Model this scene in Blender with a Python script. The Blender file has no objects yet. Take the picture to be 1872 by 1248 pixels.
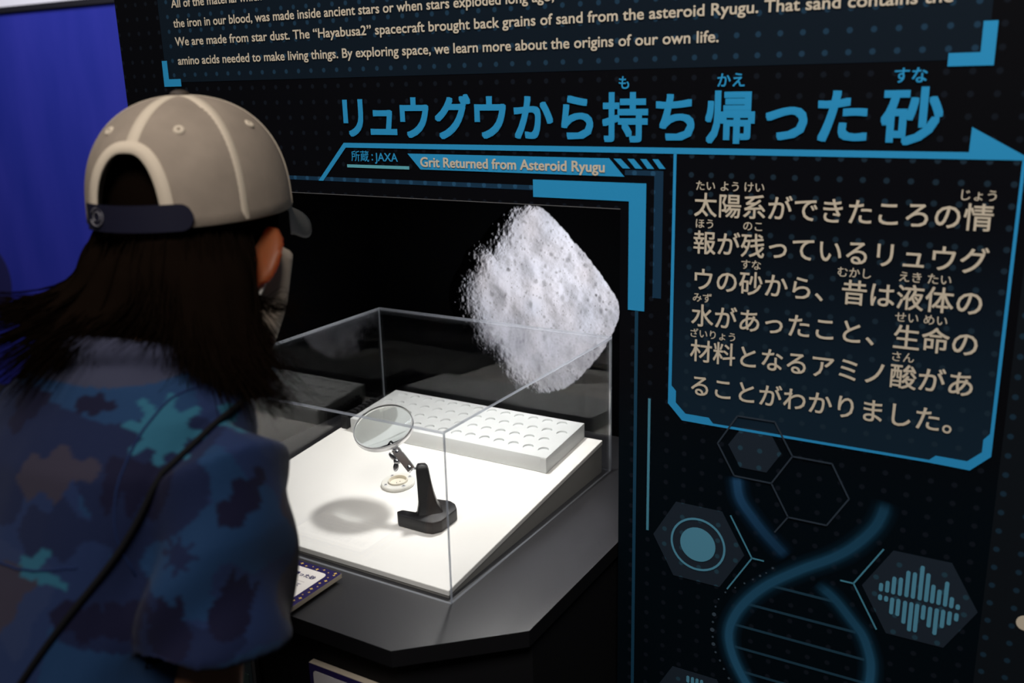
import bpy, bmesh, math, random
import numpy as np
from mathutils import Vector, Matrix, noise as mnoise
from mathutils.bvhtree import BVHTree

scene = bpy.context.scene
COL = scene.collection
random.seed(7)
rng = np.random.RandomState(11)
V = Vector

# ------------------------------------------------------------------ camera, world, lights, exposure
CAM = V((0.0, 0.0, 1.44))
RIGHT = V((0.85958, 0.510416, -0.024451))
UPV = V((-0.11672, 0.242699, 0.963054))
FWD = V((-0.497492, 0.824968, -0.268195))
FPX = 1727.88
cam_d = bpy.data.cameras.new('camera')
cam = bpy.data.objects.new('camera', cam_d)
COL.objects.link(cam)
m = Matrix.Identity(4)
for i in range(3):
    m[i][0], m[i][1], m[i][2], m[i][3] = RIGHT[i], UPV[i], -FWD[i], CAM[i]
cam.matrix_world = m
cam_d.sensor_fit = 'HORIZONTAL'
cam_d.sensor_width = 36.0
cam_d.lens = FPX / 1872.0 * 36.0
cam_d.clip_start = 0.02
cam_d.dof.use_dof = True
cam_d.dof.focus_distance = 1.28
cam_d.dof.aperture_fstop = 4.5
scene.camera = cam

world = bpy.data.worlds.new('room_air')
scene.world = world
world.use_nodes = True
world.node_tree.nodes['Background'].inputs[0].default_value = (0.8, 0.85, 1.0, 1)
world.node_tree.nodes['Background'].inputs[1].default_value = 0.012


def area(name, loc, target, energy, size, color=(1, 1, 1), size_y=None, spread=None):
    d = bpy.data.lights.new(name, 'AREA')
    d.energy = energy
    d.color = color
    d.size = size
    if size_y:
        d.shape = 'RECTANGLE'
        d.size_y = size_y
    if spread:
        d.spread = spread
    o = bpy.data.objects.new(name, d)
    COL.objects.link(o)
    o.location = loc
    o.rotation_euler = (V(target) - V(loc)).to_track_quat('-Z', 'Y').to_euler()
    return o


# gallery ceiling lamps, in front of the panel and high up
area('gallery_lamp', (0.20, -0.45, 2.95), (-0.55, 1.0, 1.25), 46, 0.8, (1.0, 0.95, 0.9))
area('aisle_lamp', (-1.25, 0.25, 2.9), (-0.9, 0.6, 1.2), 9, 0.5, (1.0, 0.92, 0.82))
# unseen fill light, added to brighten the blue wall further back
area('added_wall_fill', (-3.4, 1.0, 3.0), (-3.9, 2.6, 1.2), 58, 1.0, (0.95, 0.93, 1.0))
# spotlight sunk in the niche ceiling
niche_lamp = area('niche_spotlight', (-0.682, 1.059, 1.326), (-0.700, 1.050, 0.87), 2.7, 0.045, (1.0, 0.975, 0.95), 0.035)

vs = scene.view_settings
vs.view_transform = 'Standard'
vs.look = 'None'
vs.gamma = 1.0
vs.use_curve_mapping = False
vs.exposure = 0.0
scene.cycles.max_bounces = 12
scene.cycles.transparent_max_bounces = 32
scene.cycles.transmission_bounces = 12
scene.cycles.sample_clamp_indirect = 6.0


# ------------------------------------------------------------------ helpers
def srgb(r, g, b):
    f = lambda c: (c / 255 / 12.92) if c <= 10.3 else (((c / 255) + 0.055) / 1.055) ** 2.4
    return (f(r), f(g), f(b), 1.0)


def lin(r, g, b):
    return (r, g, b, 1.0)


MATS = {}


def mat(name, color, rough=0.6, metal=0.0, spec=0.5, bump=None, var=None):
    """procedural principled material; bump=(scale,strength), var=(scale,amount)"""
    if name in MATS:
        return MATS[name]
    M = bpy.data.materials.new(name)
    M.use_nodes = True
    nt = M.node_tree
    b = nt.nodes['Principled BSDF']
    b.inputs['Base Color'].default_value = color
    b.inputs['Roughness'].default_value = rough
    b.inputs['Metallic'].default_value = metal
    b.inputs['Specular IOR Level'].default_value = spec
    if bump or var:
        tc = nt.nodes.new('ShaderNodeTexCoord')
    if var:
        n = nt.nodes.new('ShaderNodeTexNoise')
        n.inputs['Scale'].default_value = var[0]
        n.inputs['Detail'].default_value = 4
        mx = nt.nodes.new('ShaderNodeMix')
        mx.data_type = 'RGBA'
        nt.links.new(tc.outputs['Object'], n.inputs['Vector'])
        nt.links.new(n.outputs['Fac'], mx.inputs['Factor'])
        mx.inputs['A'].default_value = tuple(c * (1 - var[1]) for c in color[:3]) + (1,)
        mx.inputs['B'].default_value = tuple(min(1, c * (1 + var[1])) for c in color[:3]) + (1,)
        nt.links.new(mx.outputs['Result'], b.inputs['Base Color'])
    if bump:
        n2 = nt.nodes.new('ShaderNodeTexNoise')
        n2.inputs['Scale'].default_value = bump[0]
        n2.inputs['Detail'].default_value = 3
        bp = nt.nodes.new('ShaderNodeBump')
        bp.inputs['Strength'].default_value = bump[1]
        bp.inputs['Distance'].default_value = 0.002
        nt.links.new(tc.outputs['Object'], n2.inputs['Vector'])
        nt.links.new(n2.outputs['Fac'], bp.inputs['Height'])
        nt.links.new(bp.outputs['Normal'], b.inputs['Normal'])
    MATS[name] = M
    return M


def math_node(nt, op, a, b=None, c=None):
    n = nt.nodes.new('ShaderNodeMath')
    n.operation = op
    for i, v in enumerate((a, b, c)):
        if v is None:
            continue
        if isinstance(v, (int, float)):
            n.inputs[i].default_value = v
        else:
            nt.links.new(v, n.inputs[i])
    return n.outputs[0]


def print_mat(name, base, dot, base2=None, zr=None, radius=0.0030, rough=0.55):
    """printed film: flat colour (or vertical two-colour print) with the panel's grid of dots"""
    M = bpy.data.materials.new(name)
    M.use_nodes = True
    nt = M.node_tree
    b = nt.nodes['Principled BSDF']
    b.inputs['Roughness'].default_value = rough
    b.inputs['Specular IOR Level'].default_value = 0.06
    g = nt.nodes.new('ShaderNodeNewGeometry')
    s = nt.nodes.new('ShaderNodeSeparateXYZ')
    nt.links.new(g.outputs['Position'], s.inputs[0])

    def cell(out, o, p):
        a = math_node(nt, 'SUBTRACT', out, o)
        a = math_node(nt, 'DIVIDE', a, p)
        fr = math_node(nt, 'FRACT', math_node(nt, 'ADD', a, 100.5))
        return math_node(nt, 'MULTIPLY', math_node(nt, 'SUBTRACT', fr, 0.5), p)
    dx = cell(s.outputs['X'], -0.3453, 0.0225)
    dz = cell(s.outputs['Z'], 1.3332, 0.02053)
    r = math_node(nt, 'SQRT', math_node(nt, 'ADD', math_node(nt, 'MULTIPLY', dx, dx), math_node(nt, 'MULTIPLY', dz, dz)))
    mr = nt.nodes.new('ShaderNodeMapRange')
    nt.links.new(r, mr.inputs['Value'])
    mr.inputs['From Min'].default_value = radius * 0.8
    mr.inputs['From Max'].default_value = radius * 1.15
    mr.inputs['To Min'].default_value = 1
    mr.inputs['To Max'].default_value = 0
    mx = nt.nodes.new('ShaderNodeMix')
    mx.data_type = 'RGBA'
    nt.links.new(mr.outputs[0], mx.inputs['Factor'])
    mx.inputs['B'].default_value = dot
    if base2 is not None:
        mz = nt.nodes.new('ShaderNodeMapRange')
        mz.interpolation_type = 'SMOOTHSTEP'
        nt.links.new(s.outputs['Z'], mz.inputs['Value'])
        mz.inputs['From Min'].default_value = zr[0]
        mz.inputs['From Max'].default_value = zr[1]
        mb = nt.nodes.new('ShaderNodeMix')
        mb.data_type = 'RGBA'
        nt.links.new(mz.outputs[0], mb.inputs['Factor'])
        mb.inputs['A'].default_value = base2
        mb.inputs['B'].default_value = base
        nt.links.new(mb.outputs['Result'], mx.inputs['A'])
    else:
        mx.inputs['A'].default_value = base
    nt.links.new(mx.outputs['Result'], b.inputs['Base Color'])
    return M


def root_loc(o):
    while o.parent:
        o = o.parent
    return o.location


def mk(name, verts, faces, material, parent=None, smooth=False):
    """one mesh object from world-space vertices"""
    me = bpy.data.meshes.new(name)
    off = root_loc(parent) if parent else V((0, 0, 0))
    me.from_pydata([tuple(V(v) - off) for v in verts], [], faces)
    me.update()
    if smooth:
        me.polygons.foreach_set('use_smooth', [True] * len(me.polygons))
    if material:
        for q in (material if isinstance(material, (list, tuple)) else [material]):
            me.materials.append(q)
    o = bpy.data.objects.new(name, me)
    COL.objects.link(o)
    if parent:
        o.parent = parent
    return o


def mk_bm(name, bm, material, parent=None, smooth=False):
    bm.normal_update()
    off = root_loc(parent) if parent else V((0, 0, 0))
    bmesh.ops.translate(bm, verts=bm.verts, vec=-off)
    me = bpy.data.meshes.new(name)
    bm.to_mesh(me)
    bm.free()
    if smooth:
        me.polygons.foreach_set('use_smooth', [True] * len(me.polygons))
    for q in (material if isinstance(material, (list, tuple)) else [material]):
        me.materials.append(q)
    o = bpy.data.objects.new(name, me)
    COL.objects.link(o)
    if parent:
        o.parent = parent
    return o


def thing(name, label, cat, loc, group=None):
    o = bpy.data.objects.new(name, None)
    o.empty_display_size = 0.05
    COL.objects.link(o)
    o.location = loc
    o['label'] = label
    o['category'] = cat
    if group:
        o['group'] = group
    return o


def tag(o, label, cat):
    o['label'] = label
    o['category'] = cat
    return o


def struct(o):
    o['kind'] = 'structure'
    return o


def sharp(o, angle=35):
    me = o.data
    bm = bmesh.new()
    bm.from_mesh(me)
    for e in bm.edges:
        e.smooth = not (len(e.link_faces) == 2 and e.calc_face_angle(0) > math.radians(angle))
    for f in bm.faces:
        f.smooth = True
    bm.to_mesh(me)
    bm.free()
    return o


def box_bm(bm, lo, hi):
    x0, y0, z0 = lo
    x1, y1, z1 = hi
    vs_ = [bm.verts.new(p) for p in [(x0, y0, z0), (x1, y0, z0), (x1, y1, z0), (x0, y1, z0), (x0, y0, z1), (x1, y0, z1), (x1, y1, z1), (x0, y1, z1)]]
    fs = [bm.faces.new([vs_[i] for i in f]) for f in [(3, 2, 1, 0), (4, 5, 6, 7), (0, 1, 5, 4), (1, 2, 6, 5), (2, 3, 7, 6), (3, 0, 4, 7)]]
    return vs_, fs


def bevel_bm(bm, w, seg=2):
    bmesh.ops.bevel(bm, geom=list(bm.edges), offset=w, segments=seg, affect='EDGES', profile=0.5)


def box(name, lo, hi, material, parent=None, bevel=0):
    bm = bmesh.new()
    box_bm(bm, lo, hi)
    if bevel:
        bevel_bm(bm, bevel)
    o = mk_bm(name, bm, material, parent)
    return sharp(o) if bevel else o


def prism_bm(bm, pts, vec):
    """extrude polygon pts (3D, any winding) along vec"""
    n = len(pts)
    a = [bm.verts.new(p) for p in pts]
    b = [bm.verts.new(V(p) + V(vec)) for p in pts]
    bm.faces.new(a[::-1])
    bm.faces.new(b)
    for i in range(n):
        j = (i + 1) % n
        bm.faces.new((a[i], a[j], b[j], b[i]))
    bmesh.ops.recalc_face_normals(bm, faces=bm.faces)


def tube_geo(pts, radii, seg=8, closed=False):
    pts = [V(p) for p in pts]
    n = len(pts)
    if not hasattr(radii, '__len__'):
        radii = [radii] * n
    vs_, fs = [], []
    up = V((0.13, 0.21, 0.97))
    prev = None
    for i in range(n):
        if closed:
            t = (pts[(i + 1) % n] - pts[i - 1]).normalized()
        else:
            t = (pts[min(i + 1, n - 1)] - pts[max(i - 1, 0)]).normalized()
        if prev is None:
            a = t.cross(up)
            if a.length < 1e-3:
                a = t.cross(V((1, 0, 0)))
            a.normalize()
        else:
            a = (prev - t * prev.dot(t)).normalized()
        prev = a
        b = t.cross(a)
        for k in range(seg):
            an = 2 * math.pi * k / seg
            vs_.append(pts[i] + (a * math.cos(an) + b * math.sin(an)) * radii[i])
    rng_ = n if closed else n - 1
    for i in range(rng_):
        for k in range(seg):
            k2 = (k + 1) % seg
            j = (i + 1) % n
            fs.append((i * seg + k, i * seg + k2, j * seg + k2, j * seg + k))
    if not closed:
        fs.append(tuple(range(seg))[::-1])
        fs.append(tuple((n - 1) * seg + k for k in range(seg)))
    return vs_, fs


class MB:
    def __init__(self):
        self.v, self.f = [], []

    def add(self, geo):
        v, f = geo
        o = len(self.v)
        self.v += [V(p) for p in v]
        self.f += [tuple(i + o for i in q) for q in f]
        return self

    def build(self, name, material, parent=None, smooth=True):
        return mk(name, self.v, self.f, material, parent, smooth)


def cyl_geo(p0, p1, r0, r1=None, seg=20):
    return tube_geo([p0, p1], [r0, r0 if r1 is None else r1], seg)


def ell_geo(c, axes, radii, nu=20, nv=12):
    """ellipsoid, axes = three unit vectors"""
    vs_, fs = [], []
    c = V(c)
    for j in range(1, nv):
        th = math.pi * j / nv
        for i in range(nu):
            ph = 2 * math.pi * i / nu
            vs_.append(c + axes[0] * (radii[0] * math.sin(th) * math.cos(ph)) + axes[1] * (radii[1] * math.sin(th) * math.sin(ph)) + axes[2] * (radii[2] * math.cos(th)))
    top = len(vs_)
    vs_.append(c + axes[2] * radii[2])
    vs_.append(c - axes[2] * radii[2])
    for j in range(nv - 2):
        for i in range(nu):
            i2 = (i + 1) % nu
            fs.append((j * nu + i, j * nu + i2, (j + 1) * nu + i2, (j + 1) * nu + i))
    for i in range(nu):
        i2 = (i + 1) % nu
        fs.append((top, i2, i))
        fs.append((top + 1, (nv - 2) * nu + i, (nv - 2) * nu + i2))
    return vs_, [f[::-1] for f in fs]


XYZ = (V((1, 0, 0)), V((0, 1, 0)), V((0, 0, 1)))


def loft_geo(rings):
    n = len(rings[0])
    vs_ = [V(p) for r in rings for p in r]
    fs = []
    for i in range(len(rings) - 1):
        for k in range(n):
            k2 = (k + 1) % n
            fs.append((i * n + k, i * n + k2, (i + 1) * n + k2, (i + 1) * n + k))
    fs.append(tuple(range(n))[::-1])
    fs.append(tuple((len(rings) - 1) * n + k for k in range(n)))
    return vs_, fs


def ell_ring(c, a, b, n=28, p=2.0):
    """ring around c; a, b are half-axis vectors; p superellipse power"""
    out = []
    for k in range(n):
        t = 2 * math.pi * k / n
        cx, sx = math.cos(t), math.sin(t)
        out.append(V(c) + V(a) * (math.copysign(abs(cx) ** (2 / p), cx)) + V(b) * (math.copysign(abs(sx) ** (2 / p), sx)))
    return out


def smooth_path(pts, n):
    """Catmull-Rom resample to n points"""
    P = [V(p) for p in pts]
    P = [P[0] * 2 - P[1]] + P + [P[-1] * 2 - P[-2]]
    out = []
    m_ = len(pts) - 1
    for i in range(n):
        t = i / (n - 1) * m_
        k = min(int(t), m_ - 1)
        u = t - k
        p0, p1, p2, p3 = P[k:k + 4]
        out.append(0.5 * ((2 * p1) + (p2 - p0) * u + (2 * p0 - 5 * p1 + 4 * p2 - p3) * u * u + (3 * p1 - p0 - 3 * p2 + p3) * u ** 3))
    return out


def remesh(geos, voxel, smooth_it=4, fac=0.5):
    """union of closed volumes -> one continuous mesh (vertices, faces) through a voxel remesh"""
    mb = MB()
    for g in geos:
        mb.add(g)
    o = mb.build('tmp', None)
    md = o.modifiers.new('r', 'REMESH')
    md.mode = 'VOXEL'
    md.voxel_size = voxel
    if smooth_it:
        ms = o.modifiers.new('s', 'SMOOTH')
        ms.iterations = smooth_it
        ms.factor = fac
    bpy.context.view_layer.update()
    dg = bpy.context.evaluated_depsgraph_get()
    me = bpy.data.meshes.new_from_object(o.evaluated_get(dg))
    bpy.data.objects.remove(o)
    return me


def obj_me(name, me, material, parent=None, smooth=True):
    if parent:
        me.transform(Matrix.Translation(-root_loc(parent)))
    if smooth:
        me.polygons.foreach_set('use_smooth', [True] * len(me.polygons))
    me.materials.clear()
    for q in (material if isinstance(material, (list, tuple)) else [material]):
        me.materials.append(q)
    o = bpy.data.objects.new(name, me)
    COL.objects.link(o)
    if parent:
        o.parent = parent
    return o


# ---- lettering ----
def text_geo(body, size=1.0, bold=0.0, res=3):
    """flat glyph outlines in local x,y -> (list of (x,y), faces)"""
    c = bpy.data.curves.new('t', 'FONT')
    c.body = body
    c.size = size
    c.resolution_u = res
    c.offset = 0.0
    o = bpy.data.objects.new('t', c)
    COL.objects.link(o)
    bpy.context.view_layer.update()
    me = bpy.data.meshes.new_from_object(o.evaluated_get(bpy.context.evaluated_depsgraph_get()))
    v = [(q.co.x, q.co.y) for q in me.vertices]
    f = [tuple(p.vertices) for p in me.polygons]
    bpy.data.objects.remove(o)
    bpy.data.curves.remove(c)
    bpy.data.meshes.remove(me)
    if bold:                                  # heavier stroke: the glyph repeated around a small circle
        ker = [(-1, -1), (1, -1), (-1, 1), (1, 1)]
        if bold > 0.017:
            ker += [(0, -1), (0, 1), (-1, 0), (1, 0)]
        k = len(ker)
        n0 = len(v)
        v = [(x + bold * ker[i][0], y + bold * ker[i][1], i) for i in range(k) for x, y in v]
        f = [tuple(q + i * n0 for q in p) for i in range(k) for p in f]
    return v, f


def bounds(v):
    xs = [p[0] for p in v]
    ys = [p[1] for p in v]
    return min(xs), max(xs), min(ys), max(ys)


PY = 1.0            # front face of the exhibit panel


def on_panel(layer):
    y = PY - 0.0004 * layer
    return lambda x, z: (x, y, z)


def plate(name, pts, layer, material, parent):
    """film cut-out lying on the panel face: polygon in (x,z)"""
    f = on_panel(layer)
    bm = bmesh.new()
    prism_bm(bm, [f(*p) for p in pts], (0, 0.0003, 0))
    return mk_bm(name, bm, material, parent)


def plates(name, polys, layer, material, parent):
    f = on_panel(layer)
    mb = MB()
    for pts in polys:
        bm = bmesh.new()
        prism_bm(bm, [f(*p) for p in pts], (0, 0.0003, 0))
        bm.verts.index_update()
        mb.add(([v.co.copy() for v in bm.verts], [[v.index for v in q.verts] for q in bm.faces]))
        bm.free()
    return mb.build(name, material, parent, False)


def seg_poly(p, q, w):
    p, q = V((p[0], p[1])), V((q[0], q[1]))
    d = (q - p).normalized()
    n = V((-d.y, d.x)) * (w / 2)
    return [tuple(p + n), tuple(q + n), tuple(q - n), tuple(p - n)]


def round_bar(x, z0, z1, w, n=6):
    r = w / 2
    a = [(x + r * math.cos(t), max(z0, z1) - r + r * math.sin(t)) for t in [math.pi * i / n for i in range(n + 1)]]
    b = [(x + r * math.cos(t), min(z0, z1) + r + r * math.sin(t)) for t in [math.pi + math.pi * i / n for i in range(n + 1)]]
    return a + b


def disc_poly(x, z, r, n=32):
    return [(x + r * math.cos(2 * math.pi * i / n), z + r * math.sin(2 * math.pi * i / n)) for i in range(n)]


class Text:
    def __init__(self):
        self.v, self.f = [], []

    def put(self, vf, fn, nrm=(0, -1, 0)):
        v, f = vf
        o = len(self.v)
        self.v += [V(fn(p[0], p[1])) + V(nrm) * (3e-5 * p[2] if len(p) > 2 else 0) for p in v]
        self.f += [tuple(i + o for i in q) for q in f]

    def build(self, name, material, parent):
        return mk(name, self.v, self.f, material, parent)


def fit(vf, x0, x1, zb, scale_y=None, layer=6, align='l'):
    """map a glyph run so that its ink spans x0..x1 and its baseline sits at zb"""
    b = bounds(vf[0])
    sx = (x1 - x0) / (b[1] - b[0])
    sy = scale_y if scale_y else sx
    pl = on_panel(layer)
    return lambda x, y: pl(x0 + (x - b[0]) * sx, zb + y * sy)


def centred(vf, cx, cz, s, layer=6, sx=1.0):
    b = bounds(vf[0])
    mx, mz = (b[0] + b[1]) / 2, (b[2] + b[3]) / 2
    pl = on_panel(layer)
    return lambda x, y: pl(cx + (x - mx) * s * sx, cz + (y - mz) * s)


# ------------------------------------------------------------------ materials
M_CREAM = mat('cream_ink', lin(0.62, 0.545, 0.43), 0.6, spec=0.1)
M_BLUE = mat('sky_blue_ink', lin(0.026, 0.30, 0.60), 0.55, spec=0.12)
M_BLUE2 = mat('bright_blue_ink', lin(0.026, 0.30, 0.62), 0.55, spec=0.12)
M_PALE = mat('pale_cyan_ink', lin(0.12, 0.42, 0.50), 0.55, spec=0.1)
M_TEAL = mat('teal_ink', lin(0.072, 0.26, 0.37), 0.55, spec=0.1)
M_LINE = mat('dull_teal_line_ink', lin(0.011, 0.055, 0.105), 0.55, spec=0.1)
M_HEXLINE = mat('slate_line_ink', lin(0.030, 0.043, 0.062), 0.55, spec=0.1)
M_RUNG = mat('rung_ink', lin(0.016, 0.050, 0.082), 0.55, spec=0.1)
M_PANEL = print_mat('black_dotted_print', lin(0.0028, 0.003, 0.0045), lin(0.0072, 0.0100, 0.0160), lin(0.0012, 0.0040, 0.0068), (0.98, 1.12))
M_ENG = print_mat('navy_dotted_print', lin(0.0062, 0.0125, 0.0215), lin(0.015, 0.044, 0.082))
M_BAND = print_mat('deep_blue_band_print', lin(0.011, 0.040, 0.082), lin(0.022, 0.085, 0.17))
M_CAPT = print_mat('caption_fill_print', lin(0.0030, 0.0034, 0.0055), lin(0.013, 0.028, 0.045), lin(0.008, 0.021, 0.038), (1.03, 1.33))
M_HEX = print_mat('slate_hexagon_print', lin(0.017, 0.026, 0.040), lin(0.022, 0.058, 0.088))
M_ZONE = print_mat('dark_slate_print', lin(0.0065, 0.0090, 0.0125), lin(0.012, 0.032, 0.055))
M_BLACK = mat('black_laminate', lin(0.024, 0.024, 0.027), 0.34, spec=1.0, bump=(900, 0.08))
M_PEDESTAL = mat('black_pedestal', lin(0.004, 0.004, 0.005), 0.7, spec=0.15)
M_NICHE = mat('black_niche_paint', lin(0.0007, 0.0007, 0.0009), 0.9, spec=0.01)
M_WHITE = mat('white_board_paint', lin(0.86, 0.84, 0.80), 0.6, spec=0.2)
M_TRAY = mat('white_card', lin(0.62, 0.635, 0.632), 0.65, spec=0.2)
M_PLASTIC = mat('white_plastic', lin(0.80, 0.78, 0.72), 0.35)
M_CUP = mat('cream_plastic', lin(0.82, 0.76, 0.64), 0.35)
M_CHROME = mat('chrome', lin(0.88, 0.88, 0.90), 0.16, 1.0)
M_RIM = mat('bright_steel_rim', lin(0.92, 0.92, 0.93), 0.38, 1.0)
M_SCREW = mat('screw_steel', lin(0.55, 0.55, 0.56), 0.25, 1.0)
M_IRON = mat('black_cast_iron', lin(0.012, 0.012, 0.013), 0.38, spec=0.5, bump=(1400, 0.25))
M_RUBBER = mat('matt_black_plastic', lin(0.012, 0.012, 0.013), 0.5)
M_DARK = mat('dark_slot', lin(0.003, 0.003, 0.003), 0.8)


def acrylic():
    M = bpy.data.materials.new('clear_acrylic')
    M.use_nodes = True
    nt = M.node_tree
    nt.nodes.clear()
    out = nt.nodes.new('ShaderNodeOutputMaterial')
    mix = nt.nodes.new('ShaderNodeMixShader')
    tr = nt.nodes.new('ShaderNodeBsdfTransparent')
    tr.inputs[0].default_value = (0.985, 0.99, 0.992, 1)
    gl = nt.nodes.new('ShaderNodeBsdfGlossy')
    gl.inputs['Roughness'].default_value = 0.0
    fr = nt.nodes.new('ShaderNodeFresnel')
    g = nt.nodes.new('ShaderNodeNewGeometry')
    ior = math_node(nt, 'ADD', math_node(nt, 'MULTIPLY', g.outputs['Backfacing'], 1 / 1.58 - 1.58), 1.58)
    nt.links.new(ior, fr.inputs['IOR'])
    nt.links.new(fr.outputs[0], mix.inputs[0])
    nt.links.new(tr.outputs[0], mix.inputs[1])
    nt.links.new(gl.outputs[0], mix.inputs[2])
    nt.links.new(mix.outputs[0], out.inputs[0])
    return M


def acrylic_edge():
    M = bpy.data.materials.new('glow_pale_acrylic_edge')
    M.use_nodes = True
    nt = M.node_tree
    nt.nodes.clear()
    out = nt.nodes.new('ShaderNodeOutputMaterial')
    m1 = nt.nodes.new('ShaderNodeMixShader')
    m2 = nt.nodes.new('ShaderNodeMixShader')
    tr = nt.nodes.new('ShaderNodeBsdfTransparent')
    tr.inputs[0].default_value = (0.95, 0.965, 0.99, 1)
    di = nt.nodes.new('ShaderNodeBsdfDiffuse')
    di.inputs[0].default_value = (0.75, 0.80, 0.90, 1)  # pale diffuse colour imitates the glow along the sheet edges
    tl = nt.nodes.new('ShaderNodeBsdfTranslucent')
    tl.inputs[0].default_value = (0.75, 0.80, 0.90, 1)
    gl = nt.nodes.new('ShaderNodeBsdfGlossy')
    gl.inputs['Roughness'].default_value = 0.12
    m0 = nt.nodes.new('ShaderNodeMixShader')
    m0.inputs[0].default_value = 0.5
    nt.links.new(di.outputs[0], m0.inputs[1])
    nt.links.new(tl.outputs[0], m0.inputs[2])
    m1.inputs[0].default_value = 0.40
    nt.links.new(tr.outputs[0], m1.inputs[1])
    nt.links.new(m0.outputs[0], m1.inputs[2])
    m2.inputs[0].default_value = 0.25
    nt.links.new(m1.outputs[0], m2.inputs[1])
    nt.links.new(gl.outputs[0], m2.inputs[2])
    nt.links.new(m2.outputs[0], out.inputs[0])
    return M


M_ACR = acrylic()
M_ACRE = acrylic_edge()


def glass():
    M = bpy.data.materials.new('lens_glass')
    M.use_nodes = True
    nt = M.node_tree
    nt.nodes.clear()
    out = nt.nodes.new('ShaderNodeOutputMaterial')
    g = nt.nodes.new('ShaderNodeBsdfGlass')
    g.inputs['IOR'].default_value = 1.5
    g.inputs['Roughness'].default_value = 0.0
    g.inputs['Color'].default_value = (0.982, 1.0, 0.997, 1)
    nt.links.new(g.outputs[0], out.inputs[0])
    return M


M_LENS = glass()

# ------------------------------------------------------------------ setting
FLOOR_M = mat('dark_carpet', lin(0.02, 0.02, 0.025), 0.9, spec=0.1, bump=(300, 0.4), var=(40, 0.3))
struct(box('floor', (-6.5, -3.0, -0.05), (3.0, 4.0, 0.0), FLOOR_M))


def blue_wall_mat():
    M = bpy.data.materials.new('blue_wall_graphic')
    M.use_nodes = True
    nt = M.node_tree
    b = nt.nodes['Principled BSDF']
    b.inputs['Roughness'].default_value = 0.6
    b.inputs['Specular IOR Level'].default_value = 0.15
    g = nt.nodes.new('ShaderNodeNewGeometry')
    mp = nt.nodes.new('ShaderNodeMapping')
    mp.inputs['Scale'].default_value = (2.2, 1, 0.6)
    n = nt.nodes.new('ShaderNodeTexNoise')
    n.inputs['Scale'].default_value = 2.2
    n.inputs['Detail'].default_value = 3
    nt.links.new(g.outputs['Position'], mp.inputs['Vector'])
    nt.links.new(mp.outputs[0], n.inputs['Vector'])
    r = nt.nodes.new('ShaderNodeValToRGB')
    r.color_ramp.elements[0].position = 0.3
    r.color_ramp.elements[0].color = (0.015, 0.024, 0.25, 1)
    r.color_ramp.elements[1].position = 0.7
    r.color_ramp.elements[1].color = (0.026, 0.032, 0.30, 1)
    nt.links.new(n.outputs['Fac'], r.inputs[0])
    nt.links.new(r.outputs[0], b.inputs['Base Color'])
    return M


M_BW = blue_wall_mat()
struct(box('wall_left', (-6.5, 2.6, 0.0), (-1.0, 2.7, 1.765), M_BW))
mb_ = MB()
mb_.add(cyl_geo((-4.55, 2.5988, 0.56), (-4.55, 2.6005, 0.56), 0.17, 0.17, 40))
mb_.build('printed_disc', mat('navy_print', lin(0.010, 0.010, 0.075), 0.6), bpy.data.objects['wall_left'], False)
struct(box('trim_1', (-6.5, 2.585, 1.7655), (-1.0, 2.7, 1.7885), mat('dark_cap_strip', lin(0.004, 0.004, 0.008), 0.6)))
struct(box('wall_back', (-6.5, 2.72, 1.789), (-1.0, 2.8, 2.9), mat('white_wall_paint', lin(0.8, 0.8, 0.85), 0.8)))

# ------------------------------------------------------------------ exhibit panel (freestanding display wall, opening for the niche)
PX0, PX1 = -1.2922, 0.75
OX0, OX1, OZ = -1.102, -0.4528, 1.2912
PTOP = 2.05
panel = thing('exhibit_panel', 'tall black display panel with Japanese lettering, blue line graphics and a lit niche', 'panel', (-0.28, 1.0, 0.0))
bm = bmesh.new()
outline = [(PX0, 0), (OX0, 0), (OX0, OZ), (OX1, OZ), (OX1, 0), (PX1, 0), (PX1, PTOP), (PX0, PTOP)]
prism_bm(bm, [(x, PY, z) for x, z in outline], (0, 0.018, 0))
mk_bm('panel_board', bm, M_PANEL, panel)
# cut edge of the opening: narrow bare line in the board along the top and the side
M_CUT = mat('bare_board_edge', lin(0.10, 0.10, 0.105), 0.7)
plates('opening_trim', [[(OX0, OZ), (OX1 + 0.0004, OZ), (OX1 + 0.0004, OZ + 0.0009), (OX0, OZ + 0.0009)]], 1, M_CUT, panel)

# right hand zone, slightly lighter print
plate('side_print', [(-0.0365, 0.02), (PX1 - 0.01, 0.02), (PX1 - 0.01, 1.28), (-0.0365, 1.28)], 1, M_ZONE, panel)
plate('side_print_mark', disc_poly(0.0040, 0.8885, 0.0085, 20), 3, M_CREAM, panel)
plate('side_print_mark', disc_poly(-0.0050, 1.0118, 0.0045, 14), 3, M_CREAM, panel)

# English text box
eng = plate('text_panel', [(-1.1957, 1.4462), (-0.0868, 1.4462), (-0.0868, 1.72), (-1.1957, 1.72)], 1, M_ENG, panel)
T = Text()
CAPS = 0.0168
for body, x0, x1, zb in [
        ('amino acids needed to make living things. By exploring space, we learn more about the origins of our own life.', -1.1648, -0.3415, 1.4711),
        ('We are made from star dust. The \u201cHayabusa2\u201d spacecraft brought back grains of sand from the asteroid Ryugu. That sand contains the', -1.166, -0.120, 1.4978),
        ('the iron in our blood, was made inside ancient stars or when stars exploded long ago,', -1.1656, -0.5353, 1.5232),
        ('All of the material which', -1.1656, -0.9854, 1.5505)]:
    vf = text_geo(body, 1.0, 0.015)
    T.put(vf, fit(vf, x0, x1, zb, CAPS, 4))
T.build('english_text', M_CREAM, panel)
plate('corner_bracket', [(-1.2005, 1.4774), (-1.201, 1.4402), (-1.164, 1.4402), (-1.164, 1.4509), (-1.1895, 1.4509), (-1.1895, 1.4774)], 3, M_BLUE, panel)
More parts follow.
